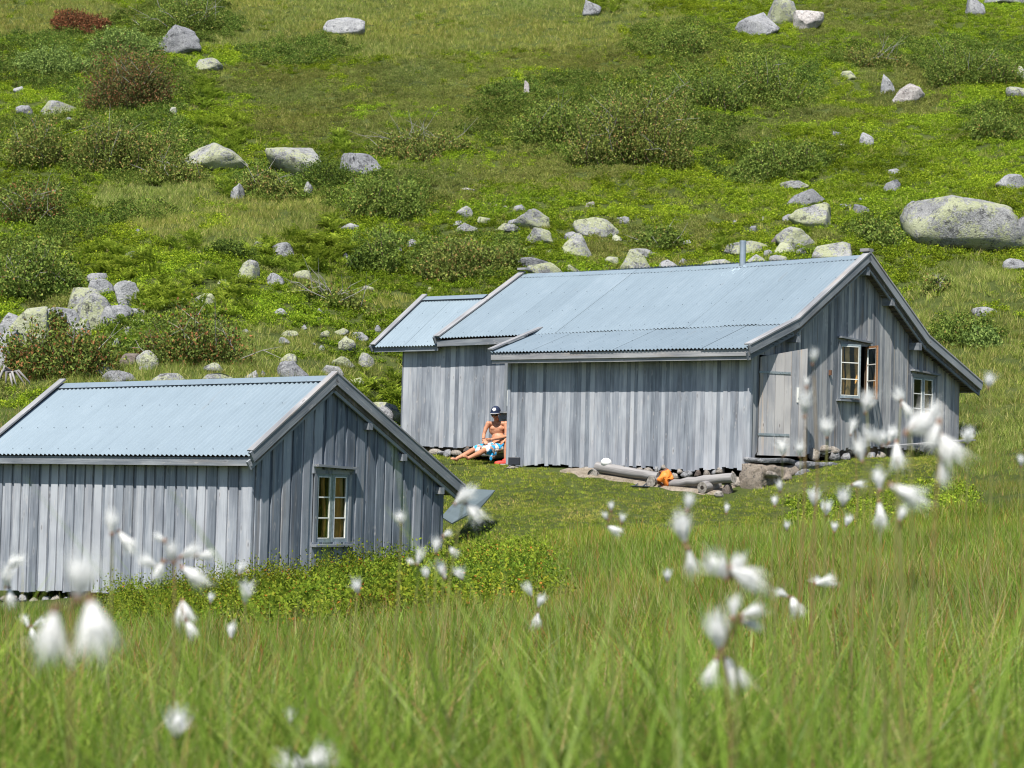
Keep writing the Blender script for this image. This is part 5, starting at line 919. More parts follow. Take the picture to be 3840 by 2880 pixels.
E_JU = [(200, 230, 330, 90, 1), (480, 330, 230, 120, .9), (650, 90, 230, 70, .8), (450, 560, 260, 120, .8), (1100, 680, 260, 60, .8), (1450, 740, 230, 80, .7), (2250, 450, 420, 150, 1), (2750, 310, 300, 100, .9), (2550, 150, 200, 60, .8), (2880, 610, 230, 70, .8), (3680, 240, 230, 90, .8), (3300, 200, 160, 60, .8), (3740, 460, 160, 70, .8), (3330, 870, 160, 50, .7), (1730, 960, 210, 90, .8), (110, 540, 170, 90, .8), (110, 770, 170, 70, .8), (100, 1020, 180, 100, .9), (620, 1290, 230, 70, .8), (1100, 200, 180, 60, .7), (500, 800, 120, 40, .6), (250, 860, 150, 60, .6), (1400, 950, 100, 60, .7), (3600, 1250, 140, 50, .6), (1250, 1130, 120, 40, .5)]
x, y = fan(48, 112, 11); z = TZ(x, y); px, py = project(np.stack([x, y, z], 1)); k = (ell(px, py, E_JU) + 1.3 * fbm(x / 1.8, y / 1.8, 55, 3) > .62) & ~inhut(x, y) & clearb(x, y, .8); x, y, z = x[k], y[k], z[k]; P3 = np.stack([x, y, z - .02], 1)
put('creeping_juniper', np.ones(len(x), bool), C_JUN, .7, 1.5, (.95, .95, .9), 'low creeping juniper and willow joining the shrubs on the slope', amp=.6, seed=6)
# ---- lawn and meadow
x, y = fan(33, 50, 60, .29); z = TZ(x, y); px, py = project(np.stack([x, y, z], 1)); k = ~inhut(x, y)
q = np.stack([x, y], 1) - HF.O[:2]; u_ = q @ HF.u[:2]; v_ = q @ HF.v[:2]; grav = (v_ < 0.05) & (v_ > -.85 + .35 * fbm(x / .4, y / .4, 4, 2) * 2) & (u_ > -.3) & (u_ < 4.6) & ~((u_ > 3.6) & (v_ < -.5))
lawn = (px > 1150) & (px < 3560) & (y > 33) & (v_ > -11) & ((px < 2950) | (y > 40.5)) & ~((px < 1300) & (y < 37))
k &= lawn & ~grav & (rng.uniform(0, 1, len(x)) < .95); x, y, z, px, py = (q[k] for q in (x, y, z, px, py)); P3 = np.stack([x, y, z - .01], 1)
bare = fbm(x / 1.3, y / 1.3, 61, 2); t = tn((1, 1, 1), x, y, .22, 9, .05); dry = np.clip((bare - .12) * 5, 0, 1)[:, None]; t = t * (1 - dry) + np.array([1.7, 1.35, 2.2]) * dry
s_ = rng.uniform(.7, 1.3, len(x)) * (1 + .9 * smooth(37.5, 35, y)); scatter('lawn', P3, C_LAW, s_, t * np.array([1.1, 1.1, 1]), 'short trodden grass between the two cabins', cat=None)
def meadow(nm, y0, y1, dens, coll, lab, test=None, s=(.7, 1.3), half=.3, base=(.96, 1.0, .85)):
    x, y = fan(y0, y1, dens, half); k = ~inhut(x, y); x, y = x[k], y[k]; z = TZ(x, y); px, py = project(np.stack([x, y, z], 1))
    if test is not None: k = test(x, y, px, py); x, y, z = x[k], y[k], z[k]
    hs = 1 + .9 * fbm(x / 1.0, y / 1.0, 90, 2); scatter(nm, np.stack([x, y, z - .02], 1), coll, rng.uniform(*s, len(x)) * hs, tn(base, x, y, .55, 12, .15), lab, cat=None)
meadow('meadow_grass', 1.35, 7, 60, C_MEA, 'tall blurred sedge and grass in front', half=.36, base=(.92, .97, .82), s=(.7, 1.35))
meadow('meadow_grass', 7, 22, 34, C_MEF, 'green and rust tinted meadow sedge below the cabins', lambda x, y, px, py: (y < 20.5) | (px > 1950) | (rng.uniform(0, 1, len(px)) < .3))
meadow('meadow_grass', 22, 36, 18, C_MEF, 'rough grass rising toward the larger cabin', lambda x, y, px, py: (px > 1750 + 350 * (y > 33)) | ((px < 420) & (y < 29.5)), s=(.9, 1.35))
meadow('meadow_grass', 36, 50, 18, C_MEF, 'rough grass right of the larger cabin', lambda x, y, px, py: ((px > 3000 + (y > 40.5) * 560)) | (px < 1150), s=(.45, .85), base=(1.05, 1, 1))
C_TAL = proto('tallsedge', [grasstuft(95 + i, 3, .05, .34, .60, .0026, .6, 6) for i in range(6)], leafmat('tall_sedge_blades', [(0, (.10, .17, .04)), (.35, (.20, .27, .07)), (.6, (.24, .31, .11)), (.75, (.36, .32, .17)), (.82, (.36, .12, .04)), (1, (.16, .25, .06))], trans=.4, gloss=.02))
x, y = fan(2.3, 10, 12, .3); scatter('tall_sedge', np.stack([x, y, TZ(x, y)], 1), C_TAL, rng.uniform(.7, 1.05, len(x)), tn((1, 1, 1), x, y, .2, 33), 'single long pale and rusty sedge blades in the near meadow', np_=6)
C_RST = proto('rustsedge', [grasstuft(110 + i, 4, .10, .22, .42, .0016, .35, 5) for i in range(4)], leafmat('rusty_sedge_stems', [(0, (.34, .12, .04)), (.5, (.40, .22, .09)), (.8, (.48, .40, .22)), (1, (.25, .20, .07))], trans=.3, gloss=.0))
x, y = fan(2.2, 24, 9, .3); z = TZ(x, y); px, py = project(np.stack([x, y, z], 1)); k = (y < 19) | (px > 1900); x, y, z = x[k], y[k], z[k]
scatter('rusty_sedge', np.stack([x, y, z], 1), C_RST, rng.uniform(.8, 1.35, len(x)), tn((1, 1, 1), x, y, .3, 35), 'thin rust brown and straw sedge stems through the meadow')
# leafy bushes on the brow in front of the lower cabin
x, y = fan(18.5, 31, 18, .29); z = TZ(x, y); px, py = project(np.stack([x, y, z], 1)); e = .6 * fbm(x / 1.1, y / 1.1, 71, 2)
k = ~inhut(x, y) & (((px > 420 + 200 * (y > 29.6)) & (px < 2250) & (y + e * 12 + rng.normal(0, .7, len(x)) > 20.4) & (y < 30.6)) & (rng.uniform(0, 1, len(x)) < np.clip((2250 - px) / 900, 0, 1))); x, y, z, e = x[k], y[k], z[k], e[k]
scatter('leafy_bushes', np.stack([x, y, z - .02], 1), C_BUS, (1.15 - .55 * smooth(.2, 1.0, x) + e * 1.5 + rng.uniform(-.15, .2, len(x))) * (1 + .25 * smooth(-3.0, -1.8, x)), tn((.85, .80, .85), x, y, .9, 14, .3), 'green bilberry and willow scrub in front of the smaller cabin', cat=None)
x, y = fan(30, 42, 14, .29); z = TZ(x, y); px, py = project(np.stack([x, y, z], 1)); k = (ell(px, py, [(3180, 1930, 200, 70, 1), (3500, 1880, 150, 60, .8), (1950, 2100, 120, 40, .8)]) + fbm(x, y, 7, 2) * .6 > .6); x, y, z = x[k], y[k], z[k]
scatter('low_leafy_scrub', np.stack([x, y, z - .03], 1), C_BIL, rng.uniform(.8, 1.3, len(x)), tn((.9, .95, 1), x, y, .35, 15), 'dark green scrub in the rough grass below the gable', cat=None)
# ---------------------------------------------------------------- shrubs, each a thing
def shrubmat(name, stops): return leafmat(name, stops, trans=.3, tint=False, gloss=.0)
JM = {'jun': shrubmat('juniper_needles', [(0, (0.073, 0.114, 0.028)), (.4, (0.146, 0.216, 0.044)), (.8, (0.244, 0.324, 0.066)), (.95, (0.317, 0.360, 0.088)), (1, (0.342, 0.192, 0.077))]),
      'pale': shrubmat('pale_juniper_needles', [(0, (0.085, 0.143, 0.040)), (.5, (0.205, 0.294, 0.079)), (1, (0.342, 0.437, 0.119))]),
      'rustm': shrubmat('rusty_crowned_leaves', [(0, (.08, .10, .04)), (.6, (.18, .20, .06)), (.72, (.22, .13, .06)), (1, (.33, .15, .08))]),
      'rust': shrubmat('rusty_leaves', [(0, (0.098, 0.078, 0.036)), (.5, (0.210, 0.098, 0.048)), (1, (0.336, 0.130, 0.066))]),
      'olive': shrubmat('olive_shrub_leaves', [(0, (0.085, 0.120, 0.033)), (.45, (0.183, 0.240, 0.055)), (.82, (0.305, 0.348, 0.083)), (.92, (0.317, 0.240, 0.088)), (1, (0.390, 0.228, 0.099))]),
      'mixr': shrubmat('rust_flecked_juniper', [(0, (0.073, 0.108, 0.033)), (.5, (0.171, 0.228, 0.050)), (.80, (0.268, 0.324, 0.077)), (.86, (0.293, 0.156, 0.061)), (1, (0.415, 0.180, 0.083))]),
      'dark': shrubmat('dark_shrub_leaves', [(0, (0.049, 0.084, 0.022)), (.6, (0.110, 0.168, 0.033)), (1, (0.207, 0.264, 0.044))])}
def shrub(x0, x1, y0, y1, kind, label, seed, name='juniper_shrub', cat='shrub', dens=1.0, twig=0, flat=.45, upright=.5, group='shrubs on the hillside', y0g=46.5, base=None, leaf=.05):
    R = np.random.default_rng(seed); cx = (x0 + x1) / 2; p = ground(cx, y1, y0g); Yd = p[1]; wd = (x1 - x0) / FPX * Yd / 2; ht = (y1 - y0) / FPX * Yd; depth = max(wd * .5, ht * .4)
    slope = .38; up = max(ht - depth * 2 * slope * .25, ht * .85)   # part of the height is the slope it lies on
    t = empty(name, p, label, cat, group); ns = int(260 * dens * max(.35, wd * depth)); ns = min(ns, 900)
    a = R.uniform(0, 2 * pi, ns); r = np.sqrt(R.uniform(0, 1, ns)); ar = .80 + .30 * np.sin(a * 2 + seed) + .22 * np.sin(a * 3 + seed * 2.3) + .14 * np.sin(a * 7 + seed); r0_ = r; r = r * ar; bx = r * np.cos(a) * wd * .9; by = depth + r * np.sin(a) * depth * .9
    X, Yb = p[0] + bx, p[1] + by; Z = TZ(X, Yb); th_ = up * np.sqrt(np.clip(1.08 - r0_ ** 2, .04, 1)) * R.uniform(.6, 1.15, ns) * (1 + 1.1 * (vnoise(X * 1.1, Yb * 1.1, seed) - .5))
    dirv = np.stack([bx / wd * (1 - upright) + R.normal(0, .22, ns), (by / depth - 1) * (1 - upright) * .7 + R.normal(0, .2, ns), np.full(ns, .9)], 1); dirv /= np.linalg.norm(dirv, axis=1)[:, None]
    m = 62; idx = np.repeat(np.arange(ns), m); tt = R.uniform(.15, 1.0, ns * m); L = th_[idx]
    spread = (.05 + .13 * (1 - tt)) * (.7 + .5 * L)
    P = np.stack([X, Yb, Z], 1)[idx] + dirv[idx] * (L * tt)[:, None] + R.normal(size=(ns * m, 3)) * spread[:, None] * np.array([1, 1, .6])
    A = rdir(R, ns * m) * .8 + dirv[idx] * .8; A /= np.linalg.norm(A, axis=1)[:, None]; B = np.cross(A, rdir(R, ns * m)); B /= np.linalg.norm(B, axis=1)[:, None] + 1e-6
    s = leaf * .8 * R.uniform(.5, 1.3, ns * m)[:, None]; V, F = quads(P, A * s, B * s * .62)
    obj('foliage', V, F, JM[kind], t)
    mb = MB()
    for i in range(0, ns, 9):
        q = np.array([X[i], Yb[i], Z[i]]); mb.tube([q, q + dirv[i] * th_[i] * .5 + R.normal(size=3) * .03, q + dirv[i] * th_[i] * .95], [.018, .012, .005], 4, cap=False)
    mb.build('stem', M_STEM, t)
    if twig:
        mb = MB()
        for i in range(twig):
            j = R.integers(0, ns); q = np.array([X[j], Yb[j] - .1, Z[j] + th_[j] * .5]); d = np.array([R.normal() * .9, -.3, abs(R.normal()) * .5 + .25]); d /= np.linalg.norm(d); l = R.uniform(.5, 1.1) * min(1.3, wd)
            q2 = q + d * l * .5 + np.array([0, 0, .05]); q3 = q2 + (d + R.normal(size=3) * .35) * l * .5; mb.tube([q, q2, q3], [.011, .008, .003], 4); mb.tube([q2, q2 + (d + R.normal(size=3) * .8) * l * .3], [.005, .002], 4)
        mb.build('bare_twigs', M_TWIG, t)
    return t
SH = [
 (0, 190, 1250, 1428, 'mixr', 'tall rust flecked juniper at the left edge in front of the outcrop', dict(twig=5)), (150, 430, 1235, 1425, 'mixr', 'broad dark juniper below the dome of the left outcrop', dict(twig=3, dens=1.2)),
 (150, 235, 1165, 1262, 'mixr', 'narrow reddish juniper standing against the outcrop face', dict(twig=3)), (545, 905, 1172, 1380, 'mixr', 'wide reddish juniper right of the outcrop pile', dict(twig=10, leaf=.045)),
 (30, 330, 165, 300, 'pale', 'left half of the pale green spreading juniper near the top left', {}), (300, 600, 95, 220, 'pale', 'right half of the pale green spreading juniper beside the grey slab', {}),
 (130, 440, 62, 135, 'rust', 'rust red bush at the top left', {}), (310, 650, 205, 425, 'rustm', 'brown bush with rusty crown on the upper left slope', dict(twig=8)),
 (500, 850, 10, 140, 'jun', 'dark juniper with dead crown twigs at the top left', dict(twig=16)), (255, 600, 425, 665, 'olive', 'tall olive juniper left of the large pale boulder', dict(twig=9)),
 (555, 740, 570, 705, 'olive', 'twiggy open bush at the foot of the large pale boulder', dict(twig=8, dens=.7)), (880, 1130, 608, 750, 'olive', 'round brown green bush before the slanting boulder', dict(twig=6)),
 (1110, 1335, 600, 712, 'dark', 'dark green cushion bush between two boulders', dict(leaf=.04, dens=1.6)), (1275, 1640, 655, 830, 'jun', 'dense upright juniper thicket left of the central boulders', dict(upright=.85)),
 (1340, 1780, 500, 612, 'olive', 'sparse juniper with bleached dead branches above the thicket', dict(twig=16, dens=.6)), (1950, 2300, 290, 560, 'jun', 'left part of the largest spreading juniper', dict(twig=6)), (2200, 2600, 330, 640, 'olive', 'right part of the largest spreading juniper with bare grey twigs', dict(twig=22)),
 (2560, 2800, 230, 420, 'jun', 'juniper left of the flat white grey stone', dict(twig=4)), (2750, 2990, 215, 400, 'jun', 'juniper just left of the small dark bilberry gap on the right slope', dict(twig=4)), (2415, 2680, 85, 210, 'jun', 'juniper below the dark cracked top edge boulder', {}),
 (2703, 3000, 535, 692, 'jun', 'upright dark juniper above the flat boulder', dict(upright=.85)), (2940, 3070, 560, 670, 'jun', 'small juniper joined to the right of the upright dark one', dict(upright=.8)), (3530, 3845, 150, 328, 'jun', 'large round juniper at the upper right edge', dict(twig=5)),
 (3190, 3420, 145, 262, 'olive', 'twiggy juniper above the white rock streak', dict(twig=10)), (3640, 3850, 395, 530, 'jun', 'low juniper at the right edge above the huge boulder', {}), (3203, 3432, 815, 925, 'jun', 'dark little juniper at the left of the huge boulder', dict(upright=.7)),
 (3520, 3690, 1190, 1300, 'jun', 'small dark juniper on the grassy right slope', {}), (3620, 3750, 1240, 1310, 'pale', 'low pale juniper right of the small dark one', {}), (1560, 1890, 865, 1065, 'olive', 'big olive willow thicket above the wing roof', dict(dens=1.5)),
 (1325, 1400, 925, 1030, 'dark', 'small dark juniper, left of two near the pale stone', dict(upright=.8)), (1385, 1465, 905, 1025, 'jun', 'small dark juniper, right of two near the pale stone', dict(upright=.8)), (0, 235, 445, 640, 'olive', 'grey green juniper on the far left below the broad boulder', dict(twig=10)),
 (0, 250, 700, 845, 'mixr', 'scrubby juniper with bare roots at the left edge', dict(twig=14)), (-30, 240, 900, 1140, 'jun', 'dark flat juniper above the outcrop at the left edge', dict(twig=12)), (770, 930, 890, 968, 'dark', 'small round dark bush on the grassy left slope', dict(leaf=.04)),
 (1120, 1420, 1060, 1170, 'olive', 'nearly dead bush with long bare branches left of the willow', dict(twig=16, dens=.45)), (2395, 2550, 838, 945, 'jun', 'small juniper right of the heather capped boulder', dict(twig=4)), (3040, 3100, 1120, 1180, 'jun', 'x', {}),
 (3480, 3560, 1020, 1100, 'olive', 'dead brown juniper scrap behind the gable slope', dict(twig=14, dens=.4))]
for k, (a, b, c, d, kd, lb, kw) in enumerate(SH):
    if lb == 'x': continue
    shrub(a, b, c, d, kd, lb, 300 + k, **kw)
# ---------------------------------------------------------------- people by the wall
def skinmat(name, c0, c1):
    m, n, out = newmat(name); tc = n.nodes.new('ShaderNodeTexCoord').outputs['Object']
    f = N(n, 'ShaderNodeTexNoise', {'Vector': tc, 'Scale': 6., 'Detail': 3.}).outputs[0]; p = princ(n, out, ramp(n, f, [(.35, c0), (.65, c1)]), .5, spec=.35)
    p.inputs['Subsurface Weight'].default_value = .12; p.inputs['Subsurface Radius'].default_value = (.02, .008, .004); p.inputs['Subsurface Scale'].default_value = .5; return m
M_SKIN = skinmat('tanned_skin', (.42, .19, .11), (.52, .25, .15)); M_HAIR = plain('dark_hair', (.03, .02, .015), .8); M_NAVY = plain('navy_cap', (.012, .022, .06), .8); M_LENS = plain('black_lens', (.006, .006, .008), .15)
def J(px, py, Y): return at(px, py, Y)
def limb(mb, pts, rad, n=14):
    """tapered limb through joints, with rounded ends"""
    P = [np.array(p) for p in pts]; Q, R = [], []
    for i in range(len(P) - 1):
        for k in range(4):
            t = k / 4; Q.append(P[i] * (1 - t) + P[i + 1] * t); R.append(rad[i] * (1 - t) + rad[i + 1] * t)
    Q.append(P[-1]); R.append(rad[-1]); mb.tube(Q, R, n); mb.ell(Q[0], (R[0],) * 3); mb.ell(Q[-1], (R[-1],) * 3)
    for p, r in zip(P[1:-1], rad[1:-1]): mb.ell(p, (r * 1.02,) * 3)
def remesh(o, vx, sm=4):
    r = o.modifiers.new('skin', 'REMESH'); r.mode = 'VOXEL'; r.voxel_size = vx; r.use_smooth_shade = True; s = o.modifiers.new('soft', 'SMOOTH'); s.factor = .5; s.iterations = sm
def hand(mb, wrist, d, side, up, s=1.0, curl=.5):
    d = np.array(d, float); d /= np.linalg.norm(d); side = np.array(side, float); side -= d * (side @ d); side /= np.linalg.norm(side); dn = np.cross(d, side); dn = dn if dn @ np.array(up) < 0 else -dn
    c = np.array(wrist) + d * .05 * s; mb.ell(c, (.05 * s, .04 * s, .017 * s), np.stack([d, side, dn], 1))
    for k, (o_, l) in enumerate(((-.030, .062), (-.010, .074), (.011, .069), (.030, .054))):
        p = np.array(wrist) + d * .085 * s + side * o_ * s; q = p + d * l * .5 * s + dn * .008 * curl + side * o_ * .15; e = q + (d * (1 - curl * .5) + dn * curl) * l * .5 * s; mb.tube([p - d * .02, q, e], [.0098 * s, .009 * s, .007 * s], 8); mb.ell(e, (.0072 * s,) * 3, nu=8, nv=6)
    p = np.array(wrist) + d * .03 * s - side * .035 * s; q = p + (d * .6 - side * .8) * .035 * s; e = q + (d * .95 - side * .2) * .03 * s; mb.tube([p + side * .01, q, e], [.013 * s, .011 * s, .008 * s], 8); mb.ell(e, (.008 * s,) * 3, nu=8, nv=6)
def head(mb, c, face, R=None):
    """skull with jaw, nose, brow, lips and ears, looking along face"""
    f = np.array(face, float); f /= np.linalg.norm(f); up = np.array([0, 0, 1.]); up = up - f * (up @ f); up /= np.linalg.norm(up); s = np.cross(f, up); B = np.stack([s, f, up], 1)
    def at_(x, y, z): return c + B @ np.array([x, y, z]) * 1.16
    mb.ell(at_(0, -.01, .03), (.074, .094, .088), B); mb.ell(at_(0, .022, -.035), (.058, .062, .075), B); mb.ell(at_(0, .05, -.088), (.026, .024, .02), B)
    mb.ell(at_(0, .088, -.012), (.012, .02, .026), B); mb.ell(at_(0, .098, -.03), (.016, .014, .011), B); mb.ell(at_(0, .078, -.06), (.025, .011, .009), B); mb.ell(at_(0, .078, .028), (.052, .016, .011), B)
    for x in (-1, 1): mb.ell(at_(x * .078, -.005, -.012), (.009, .018, .031), B); mb.ell(at_(x * .045, .06, -.028), (.022, .02, .02), B)
    return at_, B
man = empty('person', J(1850, 1712, 47.0), 'bare-chested man in navy cap, sunglasses and patterned swim shorts sitting at the wall', 'person', None)
mb = MB(); Yt = 47.05
hp, wa, ch, nk = J(1868, 1670, Yt), J(1869, 1645, Yt + .04), J(1864, 1612, Yt + .08), J(1863, 1583, Yt + .07)
mb.ell(hp, (.155, .12, .11)); mb.ell(wa, (.152, .10, .13)); mb.ell(ch + np.array([0, 0, .01]), (.178, .105, .15)); mb.ell(ch + np.array([0, .01, .085]), (.18, .085, .065))
for sx in (-1, 1): mb.ell(ch + np.array([sx * .07, -.065, .03]), (.075, .04, .055))
mb.tube([ch + np.array([0, 0, .08]), nk, J(1861, 1566, Yt + .02)], [.075, .055, .052], 14)
SR, SL = J(1831, 1589, Yt + .03), J(1897, 1589, Yt + .03)
mb.tube([SR, nk + np.array([0, 0, -.03]), SL], [.045, .055, .045], 12); mb.ell(SR, (.058, .055, .055)); mb.ell(SL, (.058, .055, .055))
ER, HR = J(1815, 1627, Yt - .02), J(1812, 1650, Yt - .22); EL, HL = J(1898, 1637, Yt - .06), J(1843, 1648, Yt - .20)
limb(mb, [SR, (SR + ER) / 2 + np.array([-.01, 0, 0]), ER, (ER + HR) / 2, HR], [.052, .045, .036, .036, .026]); limb(mb, [SL, (SL + EL) / 2 + np.array([.012, 0, 0]), EL, (EL + HL) / 2, HL], [.053, .047, .037, .037, .026])
hand(mb, HR, J(1824, 1661, Yt - .30) - HR, (1, 0, .3), (0, -.4, 1)); hand(mb, HL, J(1826, 1650, Yt - .24) - HL, (0, -.3, 1), (0, -1, .4), curl=.9)
KR, KL = J(1772, 1689, Yt - .28), J(1813, 1690, Yt - .42); AR_, AL = J(1714, 1719, Yt - .50), J(1759, 1717, Yt - .72)
limb(mb, [J(1852, 1677, Yt), (J(1852, 1677, Yt) + KR) / 2, KR, (KR * .65 + AR_ * .35) + np.array([0, 0, -.01]), AR_], [.092, .078, .056, .055, .036]); limb(mb, [J(1884, 1678, Yt - .02), (J(1884, 1678, Yt) + KL) / 2, KL, (KL * .65 + AL * .35) + np.array([0, 0, -.01]), AL], [.092, .08, .058, .056, .037])
def foot(mb, a, toe, up):
    a = np.array(a); t = np.array(toe) - a; l = np.linalg.norm(t); t /= l; s = np.cross(t, np.array(up, float)); s /= np.linalg.norm(s); u2 = np.cross(s, t); B = np.stack([t, s, u2], 1)
    mb.ell(a - u2 * .03, (.045, .034, .04), B); mb.ell(a + t * l * .4 - u2 * .03, (.09, .038, .028), B); mb.ell(a + t * l * .75 - u2 * .038, (.05, .044, .02), B)
    for k in range(5): q = a + t * (l * .95 - abs(k - .5) * .008) + s * (k - 2) * .018 - u2 * .04; mb.ell(q, (.022, .0095 if k else .013, .011), B, nu=8, nv=6)
foot(mb, AR_, J(1694, 1713, Yt - .60), (0, -.5, 1)); foot(mb, AL, J(1744, 1704, Yt - .80), (.6, -.6, .6))
hc = J(1859, 1552, Yt - .02); at_, HB = head(mb, hc, (-.28, -.90, -.26))
body = mb.build('body', M_SKIN, man); remesh(body, .007, 3)
mb = MB(); mb.ell(at_(0, -.02, .045), (.080, .10, .08), HB); hr = mb.build('hair', M_HAIR, man, smooth_sh=True)
mb = MB()   # cap: dome, peak, white edge
bb = len(mb.V); nu, nv = 20, 8
dome = [at_(.088 * cos(2 * pi * i / nu) * cos(j / nv * pi / 2), -.012 + .108 * sin(2 * pi * i / nu) * cos(j / nv * pi / 2), .045 + .098 * sin(j / nv * pi / 2)) for j in range(nv + 1) for i in range(nu)]
mb.poly(dome, [(j * nu + i, j * nu + (i + 1) % nu, (j + 1) * nu + (i + 1) % nu, (j + 1) * nu + i) for j in range(nv) for i in range(nu)])
capo = mb.build('cap', M_NAVY, man, smooth_sh=True)
mb = MB(); pts = []
for r, rr in ((0, 1.0), (1, 1.45)):
    for i in range(13):
        a = pi * (.12 + .76 * i / 12); pts.append(at_(.088 * cos(a) * (1 if r == 0 else 1.06), -.012 + .108 * sin(a) * rr, .048 - .012 * r - .012 * cos(a) ** 2 * r))
mb.poly(pts, [(i, i + 1, 14 + i, 13 + i) for i in range(12)]); bo_ = mb.build('peak', M_NAVY, capo, smooth_sh=True); s_ = bo_.modifiers.new('s', 'SOLIDIFY'); s_.thickness = .006
mb = MB(); mb.tube([p + HB @ np.array([0, .002, 0]) for p in pts[13:]], .0055, 6); mb.build('white_edge', M_CLOTHW, capo)
mb = MB()  # pale emblem on the front of the crown
em = []
def crown(xa, za):
    ax, az = xa, za; return at_(.0905 * sin(ax) * cos(az), -.012 + .1105 * cos(ax) * cos(az), .045 + .1005 * sin(az))
ring = [(.46 * cos(t) * (1 + .16 * cos(5 * t)), .62 + .30 * sin(t) * (1 + .16 * cos(5 * t + 1))) for t in np.linspace(0, 2 * pi, 40, endpoint=False)]
pts = [crown(0, .62)] + [crown(x * .5, .62 + (z - .62) * .5) for x, z in ring] + [crown(x, z) for x, z in ring]; m_ = len(ring)
mb.poly(pts, [(0, 1 + i, 1 + (i + 1) % m_) for i in range(m_)] + [(1 + i, 1 + m_ + i, 1 + m_ + (i + 1) % m_, 1 + (i + 1) % m_) for i in range(m_)]); mb.build('emblem', M_CLOTHW, capo, smooth_sh=True)
mb = MB()
for x in (-.036, .036): mb.ell(at_(x, .094, .002), (.030, .009, .021), HB, nu=14, nv=8)
mb.tube([at_(-.012, .1, .008), at_(.012, .1, .008)], .004, 6)
for x in (-1, 1): mb.tube([at_(x * .062, .086, .008), at_(x * .080, .04, .006), at_(x * .080, -.01, .002)], .004, 6)
mb.build('sunglasses', M_LENS, man, smooth_sh=True)
m, n, out = newmat('patterned_swim_fabric'); tc = n.nodes.new('ShaderNodeTexCoord').outputs['Object']
mp = N(n, 'ShaderNodeMapping', {'Vector': tc, 'Rotation': (.5, .6, .4)}).outputs[0]
v = N(n, 'ShaderNodeTexVoronoi', {'Vector': mp, 'Scale': 13., 'Randomness': .55}, distance='MANHATTAN').outputs['Color']
sx_ = N(n, 'ShaderNodeSeparateColor', {0: v}).outputs[0]
princ(n, out, ramp(n, sx_, [(0, (.02, .30, .62)), (.16, (.68, .68, .68)), (.44, (.62, .58, .38)), (.58, (.34, .22, .18)), (.74, (.70, .70, .68)), (.92, (.02, .30, .62))], 'CONSTANT'), .8); M_SWIM = m
mb = MB(); mb.ell(J(1868, 1674, Yt), (.172, .135, .10))
hR, hL = J(1852, 1677, Yt), J(1884, 1679, Yt - .02)
limb(mb, [hR, hR + (KR - hR) * .78], [.108, .10]); limb(mb, [hL, hL + (KL - hL) * .80], [.108, .10]); mb.ell(J(1822, 1680, Yt - .25), (.13, .16, .06))
mb.ell(J(1850, 1700, Yt - .25), (.07, .06, .12), nu=12); mb.ell(J(1842, 1712, Yt - .33), (.05, .03, .09), nu=12)
sw_ = mb.build('swim_shorts', M_SWIM, man); remesh(sw_, .010, 5)
wv = sw_.modifiers.new('d', 'DISPLACE'); tx = bpy.data.textures.new('folds', 'CLOUDS'); tx.noise_scale = .06; wv.texture = tx; wv.strength = .03; wv.mid_level = .5
mb = MB(); dW = (HR - ER); dW /= np.linalg.norm(dW); mb.tube([HR - dW * .025, HR - dW * .01], .031, 12); mb.build('wristband', M_BLACK, man)
# the other one, mostly hidden by the corner
man2 = empty('person', J(1930, 1735, 46.8), 'person mostly hidden behind the wall corner, one bare leg and a red shoe showing', 'person')
mb = MB(); Y2 = 46.95; h2 = J(1962, 1672, Y2); c2 = J(1962, 1615, Y2 + .02)
mb.ell(h2, (.15, .12, .11)); mb.ell(c2 + np.array([0, 0, -.13]), (.13, .10, .14)); mb.ell(c2, (.15, .10, .15)); mb.tube([c2, J(1960, 1568, Y2)], [.06, .05], 12)
S2, S3 = c2 + np.array([-.16, 0, .07]), c2 + np.array([.15, 0, .07]); E2 = J(1926, 1634, Y2 - .12); W2 = J(1894, 1650, Y2 - .42)
limb(mb, [S2, E2, (E2 + W2) / 2, W2], [.052, .038, .038, .027]); hand(mb, W2, (-.55, -.4, -.5), (.4, -.5, 0), (0, -1, 1)); limb(mb, [S3, S3 + np.array([.03, -.1, -.25]), S3 + np.array([-.1, -.3, -.32])], [.05, .04, .028])
K2, A2 = J(1899, 1660, Y2 - .40), J(1897, 1730, Y2 - .42); limb(mb, [h2 + np.array([-.06, 0, 0]), (h2 + K2) / 2, K2, K2 * .65 + A2 * .35, A2], [.09, .078, .058, .055, .036])
K3, A3 = J(1985, 1655, Y2 - .35), J(1985, 1728, Y2 - .3); limb(mb, [h2 + np.array([.06, 0, 0]), K3, A3], [.088, .058, .04]); head(mb, J(1960, 1545, Y2), (-.3, -.9, -.1))
b2 = mb.build('body', M_SKIN, man2); remesh(b2, .009, 3)
M_RED = plain('red_shoe', (.75, .06, .045), .6)
mb = MB(); mb.ell(J(1878, 1735, Y2 - .50), (.13, .05, .04), nu=16); mb.ell(J(1893, 1729, Y2 - .44), (.06, .048, .05)); mb.ell(J(1866, 1738, Y2 - .52), (.07, .05, .028)); sh = mb.build('shoe', M_RED, man2, smooth_sh=True)
mb = MB(); mb.ell(J(1878, 1741, Y2 - .50), (.135, .052, .012), nu=16, nv=6); mb.build('sole', M_CLOTHW, sh, smooth_sh=True)
mb = MB(); mb.ell(h2, (.165, .13, .11)); limb(mb, [h2 + np.array([-.06, 0, 0]), h2 * .4 + K2 * .6], [.1, .09]); limb(mb, [h2 + np.array([.06, 0, 0]), h2 * .4 + K3 * .6], [.1, .09]); s2 = mb.build('shorts', M_NAVY, man2); remesh(s2, .012, 4)
log('log', J(1838, 1702, 47.22), J(1962, 1700, 47.12), .11, .10, 'dark log the two people sit on in the corner of the walls', seed=9)
